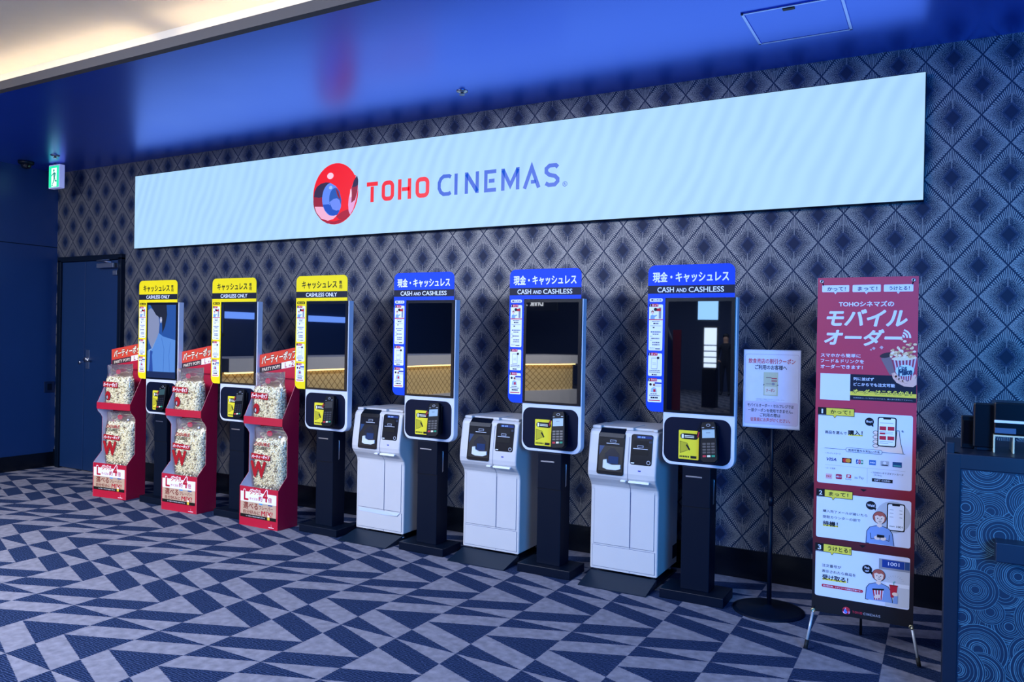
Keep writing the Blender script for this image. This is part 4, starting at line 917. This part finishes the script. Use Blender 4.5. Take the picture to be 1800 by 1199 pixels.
for z, x0, x1, c in ((.290, -.03, .0, '8a7a70'), (.286, .0, .03, 'b03a48'), (.272, .0, .03, 'b03a48'), (.255, -.03, .02, 'a8a090')): A.rect(x0, x1, z-.006, z, ink(c), 3)
A.rrect(-.036, .028, .190, .236, .004, ink('d8d4c4'), 3); A.text('クーポン', -.028, .020, .206, .224, ink('b8303c'), .02, L=4); A.oval(.010, .252, .008, .008, ink('8a8a90'), 4)
for x in (-.042, .034): A.poly([(x-.006, .240), (x+.006, .246), (x, .250)], ink('5a4a50'), 4)
A.text('※使用期限をご確認のうえスタッフへお渡しください', -.085, .075, .160, .166, ink('7a7a90'), 0); A.text('※ほかの割引との併用はできません', -.085, .030, .151, .157, ink('7a7a90'), 0)
A.text('モバイルオーダー・セルフレジでは', -.130, .122, .118, .138, ink('2a2c40'), .02); A.text('一部クーポンを使用できません。', -.126, .118, .090, .110, ink('2a2c40'), .02)
A.text('ご利用の際は', -.060, .052, .064, .084, ink('2a2c40'), .02); A.text('従業員にお声がけください。', -.112, .104, .036, .058, ink('c04a5a'), .02)
pp.build('printed_notice', hold)
MB().add([(-.163, -.0016, 1.029), (.150, -.0016, 1.029), (.150, -.0016, 1.472), (-.163, -.0016, 1.472)], [[0, 1, 2, 3]], M_FILM).build('clear_cover', hold)

# ------------------------------------------------------------------ counter at the right edge
ct = empty('service_counter', (.018, -1.5, 0)); tag(ct, 'dark blue counter with a pattern of overlapping circles at the right edge', 'counter')
M_FRAME = mat('navy_counter_frame', '08162a', .42); M_PAN = mat('navy_counter_panel', '06223c', .5); M_LINE = mat('pale_circle_lines', '4c7484', .5)
MB().box(0, 1.6, .0, .62, 1.035, 1.083, M_FRAME, .004).box(.0, 1.6, -.003, .03, 1.022, 1.082, M_FRAME, .003).build('top', ct)
MB().box(0, .053, -.004, .04, 0, 1.083, M_FRAME, .004).box(0, .030, .0, .04, 1.07, 1.126, M_FRAME, .004).build('corner_post', ct)
MB().box(.0, .02, .03, .62, 0, 1.04, M_FRAME).build('side_panel', ct)
pn = MB(); pn.box(.05, 1.6, .006, .03, .03, 1.03, M_PAN)
A = Art(pn, front(.006), .000012); rs = random.Random(21); L = 1
pts = []
gx, gz = .088, .10
for j in range(11):
    for i in range(18): pts.append((.07+i*gx+(j % 2)*gx*.5+rs.uniform(-.02, .02), .04+j*gz+rs.uniform(-.03, .03), rs.choice([.05, .065, .08, .10])))
rs.shuffle(pts)
def clipbox(P):
    for ax, lo, hi in ((0, .053, 1.59), (1, .03, 1.021)):
        P = [(min(max(p[0], lo), hi), p[1]) if ax == 0 else (p[0], min(max(p[1], lo), hi)) for p in P]
    return P
for x, z, r in pts:
    A.poly(clipbox(ell(x, z, r, r, 40)), M_PAN, L); L += 1
    q = r
    while q > .012:
        wd = rs.choice([.0016, .0016, .0028])
        run = []
        for i in range(49):
            a = 2*PI*i/48; p = (x+q*math.cos(a), z+q*math.sin(a))
            if .053+wd < p[0] < 1.59 and .03+wd < p[1] < 1.019: run.append(p)
            else:
                if len(run) > 1: A.line(run, wd, M_LINE, L)
                run = []
        if len(run) > 1: A.line(run, wd, M_LINE, L)
        q -= rs.choice([.0055, .0075, .0075, .013])
    L += 1
pn.build('patterned_panel', ct)
MB().box(.172, 1.5, -.085, .006, .688, .763, mat('dark_rail', '0e2238', .4), .004).build('shelf_rail', ct)
def ctr(o, l, c): o.location = (o.location.x+.018, o.location.y-1.5, o.location.z+1.0835); return tag(o, l, c)
o = ctr(MB().box(.055, .105, .20, .24, 0, .138, M_BLACKGLOSS, .004).build('card_reader'), 'low black upright device at the left end of the counter top', 'device')
MB().box(.062, .098, .197, .2005, .02, .12, mat('reader_glass', '04060c', .1), .001).build('reader_window', o)
o = ctr(MB().box(.098, .175, .16, .20, .012, .196, M_BLACKGLOSS, .006).build('customer_display'), 'tall black display seen from behind on the counter top', 'display')
MB().box(.11, .165, .165, .23, 0, .014, M_BLACK, .003).build('stand_foot', o); MB().box(.100, .173, .1985, .202, .02, .19, M_GLASS, .001).build('screen', o)
o = ctr(MB().box(.168, .46, .12, .30, .074, .205, M_BLACKGLOSS, .006).build('receipt_printer'), 'black receipt printer with a white strip on a clear riser', 'printer')
MB().box(.170, .458, .1165, .122, .122, .133, ink('e4e6ec'), .001).build('white_strip', o); MB().box(.172, .245, .1165, .122, .080, .102, mat('printer_grey', '3f5470', .4), .001).build('grey_panel', o)
M_ACR = mat('acrylic_edge', 'd8d2b0', .12, .0, ior=1.5)
o = ctr(MB().box(.168, .46, .12, .30, .066, .0725, M_ACR, .001).build('clear_riser'), 'clear acrylic riser under the receipt printer', 'riser')
for x0 in (.168, .235, .302, .369): MB().box(x0, x0+.006, .12, .30, 0, .066, M_ACR, .001).build('divider', o)

# ------------------------------------------------------------------ the lobby behind the photographer, seen in the dark screens
def arc_pts(n, f): return [f(i/(n-1)) for i in range(n)]
def cpt(s, off):      # counter front: straight along the left, curving away at its far end
    a = s*1.0; y = -3.9-9.0*s; x = -8.95+1.2*math.sin(max(0, s-.62)*4.0)**2*1.2-off
    return x, y
def strip(z0, z1, off0, off1, m, n=30):
    vs = []; fs = []
    for i in range(n):
        for off in (off0, off1):
            x, y = cpt(i/(n-1), off)
            vs += [(x, y, z0), (x, y, z1)]
    for i in range(n-1):
        a, b = 4*i, 4*i+4
        fs += [[a, b, b+1, a+1], [a+2, a+3, b+3, b+2], [a+1, b+1, b+3, a+3], [a, a+2, b+2, b]]
    fs += [[0, 1, 3, 2], [4*n-4, 4*n-2, 4*n-1, 4*n-3]]
    return MB().add(vs, fs, m)
def quilt():
    m = bpy.data.materials.new('cream_lattice_front'); m.use_nodes = True; nt = m.node_tree; b = nt.nodes['Principled BSDF']; e = N(nt)
    tc = e.node('ShaderNodeTexCoord'); sp = e.node('ShaderNodeSeparateXYZ'); nt.links.new(tc.outputs['Object'], sp.inputs[0])
    p = e.m('FRACT', e.m('MULTIPLY', e.m('ADD', sp.outputs[1], sp.outputs[2]), 7.0)); q = e.m('FRACT', e.m('MULTIPLY', e.m('SUBTRACT', sp.outputs[1], sp.outputs[2]), 7.0))
    k = e.m('MAXIMUM', e.m('LESS_THAN', p, .14), e.m('LESS_THAN', q, .14))
    nt.links.new(e.mix(k, lin('d8c08a'), lin('8a6f3e')), b.inputs['Base Color']); b.inputs['Roughness'].default_value = .5
    return m
o = MB().box(-13.845, -13.80, -14.5, -7.0, 1.83, 1.98, glow('6a98ff', 4.5), .004).build('light_band'); tag(o, 'long blue light band on the wall behind the concession counter', 'light band')
cc = empty('concession_counter', (0, 0, 0)); tag(cc, 'long white concession counter with a lit cream lattice front, mirrored in the kiosk screens', 'counter')
M_CTOP = mat('pale_counter_stone', 'b9bcc6', .4)
strip(.94, 1.14, 0, .9, M_CTOP).build('counter_top', cc)
strip(.34, .94, .14, .5, quilt()).build('lattice_front', cc)
strip(.0, .34, .02, .5, M_CTOP).build('counter_base', cc)
strip(.915, .94, .07, .10, mat('counter_led', 'fff0c8', .5, emit='ffdc94', es=10, var=0)).build('light_strip', cc)
for s in (.12, .3, .48, .66, .84):
    x, y = cpt(s, .135); MB().box(x-.004, x+.012, y-.02, y+.02, .34, .93, mat('pale_divider', 'e8e2d2', .5)).build('divider', cc)
# lettering board above the concession counter
db = empty('drink_board', (-9.45, -14.5, 2.45)); tag(db, 'dark board with white drink lettering above the concession counter', 'sign')
# free-standing displays across the lobby
def lightbox(name, x, y, w, h, z0, mats, label, cat, rz=0):
    t = empty(name, (x, y, 0), rz); tag(t, label, cat)
    MB().box(-w/2, w/2, -.04, .04, z0, z0+h, M_BLACK, .004).build('case', t)
    f = MB(); A = Art(f, lambda u, v, l: (-u, .0405+l, v), .001)
    for (x0, x1, a, b, m) in mats: A.rect(x0*w/2, x1*w/2, z0+a*h, z0+b*h, m, 1+len(f.f)*.2)
    f.build('lit_face', t)
    if z0 < 1: MB().box(-w/2, w/2, -.12, .12, 0, z0, M_BLACK, .004).build('base', t)
    return t
MB().box(-.6, .6, -.03, .03, -.2, .2, mat('board_black', '0a0e18', .5)).build('board', db)
MB().tube([(-.5, 0, .2), (-.5, 0, 1.0)], .012, M_BLACK).build('hanger', db); MB().tube([(.5, 0, .2), (.5, 0, 1.0)], .012, M_BLACK).build('hanger', db)
f = MB(); A = Art(f, lambda u, v, l: (-u, .0305+l, v), .001); A.text('Drink', -.19, .19, -.07, .09, glow('eaf2ff', 4), .02); A.text('ス', .28, .42, -.07, .09, glow('eaf2ff', 4), .02); f.build('letters', db)
W4, B4, Y4 = glow('cfe2ff', 6), glow('2a62e0', 3), glow('fff0c8', 5)
lightbox('poster_case', -4.68, -14, .32, .97, .89, [(-.9, .9, .03, .97, W4), (-.9, .9, .12, .15, glow('7a90b0', 2)), (-.9, .9, .26, .29, glow('7a90b0', 2)), (-.9, .9, .40, .43, glow('7a90b0', 2)), (-.9, .9, .54, .57, glow('7a90b0', 2))], 'tall lit poster case across the lobby', 'poster case')
t = lightbox('hanging_monitor', -4.64, -13.6, .48, .52, 1.98, [(-.95, .95, .05, .95, glow('8fc4ff', 6))], 'pale lit monitor hung across the lobby', 'monitor')
MB().tube([(0, 0, 2.5), (0, 0, 3.47)], .015, M_BLACK).build('hanger', t)
lightbox('advert_monitor', -11.6, -5.2, 1.7, 1.1, 1.45, [(-.95, .95, .05, .95, B4), (-.6, .1, .3, .8, W4)], 'blue lit advert monitor behind the concession counter', 'monitor', -PI/2)
pl = empty('advert_pillar', (-4.42, -9.0, 0)); tag(pl, 'round blue advert pillar with a red poster across the lobby', 'pillar')
MB().lathe([(0, 0), (.45, 0), (.45, 1.0), (.40, 1.5), (.30, 1.75), (0, 1.75)], (0, 0, 0), mat('pillar_blue', '2a5aa8', .5), 32).build('drum', pl)
MB().box(.44, .58, .10, .12, .0, 1.7, mat('poster_red', 'a8283c', .5)).build('red_poster', pl)

# a person in dark clothes standing far across the lobby, mirrored in the nearest blue kiosk's screen
def person(x, y, rz):
    me = bpy.data.meshes.new('person')
    J = [((0, 0, .93), .12), ((0, .01, 1.12), .125), ((0, .01, 1.32), .135), ((0, .0, 1.43), .075), ((0, -.01, 1.50), .052), ((0, -.02, 1.58), .085), ((0, -.02, 1.67), .080),
         ((.09, 0, .88), .095), ((.10, -.01, .50), .065), ((.11, .02, .10), .045), ((.12, -.10, .04), .042), ((-.09, 0, .88), .095), ((-.10, -.01, .50), .065), ((-.11, .02, .10), .045), ((-.12, -.10, .04), .042),
         ((.18, .01, 1.37), .062), ((.24, .02, 1.10), .048), ((.20, -.14, .96), .036), ((.12, -.22, .98), .03), ((-.18, .01, 1.37), .062), ((-.24, .02, 1.10), .048), ((-.23, -.06, .86), .036), ((-.23, -.09, .76), .03)]
    E_ = [(0, 1), (1, 2), (2, 3), (3, 4), (4, 5), (5, 6), (0, 7), (7, 8), (8, 9), (9, 10), (0, 11), (11, 12), (12, 13), (13, 14), (3, 15), (15, 16), (16, 17), (17, 18), (3, 19), (19, 20), (20, 21), (21, 22)]
    for b0, sx in ((18, 1), (22, -1)):
        bx, by, bz = J[b0][0]
        for k in range(4): J.append(((bx+sx*.0+(k-1.5)*.018, by-.05*(b0 == 18), bz-.075*(b0 != 18)+.002*k), .009)); E_.append((b0, len(J)-1))
        J.append(((bx-sx*.045, by-.02, bz-.03), .010)); E_.append((b0, len(J)-1))
    me.from_pydata([j[0] for j in J], E_, []); me.update()
    o = bpy.data.objects.new('person', me); C.objects.link(o)
    m = o.modifiers.new('skin', 'SKIN'); 
    for v, j in zip(me.skin_vertices[0].data, J): v.radius = (j[1], j[1])
    me.skin_vertices[0].data[0].use_root = True
    o.modifiers.new('smooth', 'SUBSURF').levels = 2
    C_ = bpy.context.evaluated_depsgraph_get(); em = bpy.data.meshes.new_from_object(o.evaluated_get(C_)); bpy.data.objects.remove(o)
    em.materials.clear()
    for c in (mat('dark_suit', '10131c', .8), mat('skin', 'c89a80', .6), mat('dark_shoes', '08080a', .4)): em.materials.append(c)
    for p in em.polygons:
        z = p.center.z; hand = (z < .80 and p.center.x < -.19) or (p.center.y < -.17 and z > .9 and z < 1.1)
        p.material_index = 1 if z > 1.49 or hand else (2 if z < .085 else 0); p.use_smooth = True
    o = bpy.data.objects.new('person', em); C.objects.link(o); o.location = (x, y, 0); o.rotation_euler = (0, 0, rz)
    tag(o, 'person in dark clothes standing far across the lobby with one forearm raised', 'person')
    MB().add(*hair_cap(), mat('dark_hair', '0c0a0a', .6), True).build('hair', o)
def hair_cap():
    vs = []; fs = []; n = 18
    for i in range(7):
        a = i/6*PI*.58
        for k in range(n): vs.append((.090*math.sin(a)*math.cos(2*PI*k/n), -.012+.100*math.sin(a)*math.sin(2*PI*k/n), 1.655+.100*math.cos(a)))
    for i in range(6):
        for k in range(n):
            if i > 3 and 11 <= k <= 15: continue
            fs.append([i*n+k, i*n+(k+1) % n, (i+1)*n+(k+1) % n, (i+1)*n+k])
    return vs, fs
o = MB().lathe([(0, 0), (.13, 0), (.13, 2.6), (0, 2.6)], (-4.64, -16.4, 0), mat('cream_curtain_edge', 'e8e0cc', .6), 20).build('column'); tag(o, 'slim cream upright for a bright curtain edge far across the lobby', 'column')  # stand-in cylinder for the bright edge of a curtain, mirrored in the screen
person(-5.3, -18, PI)
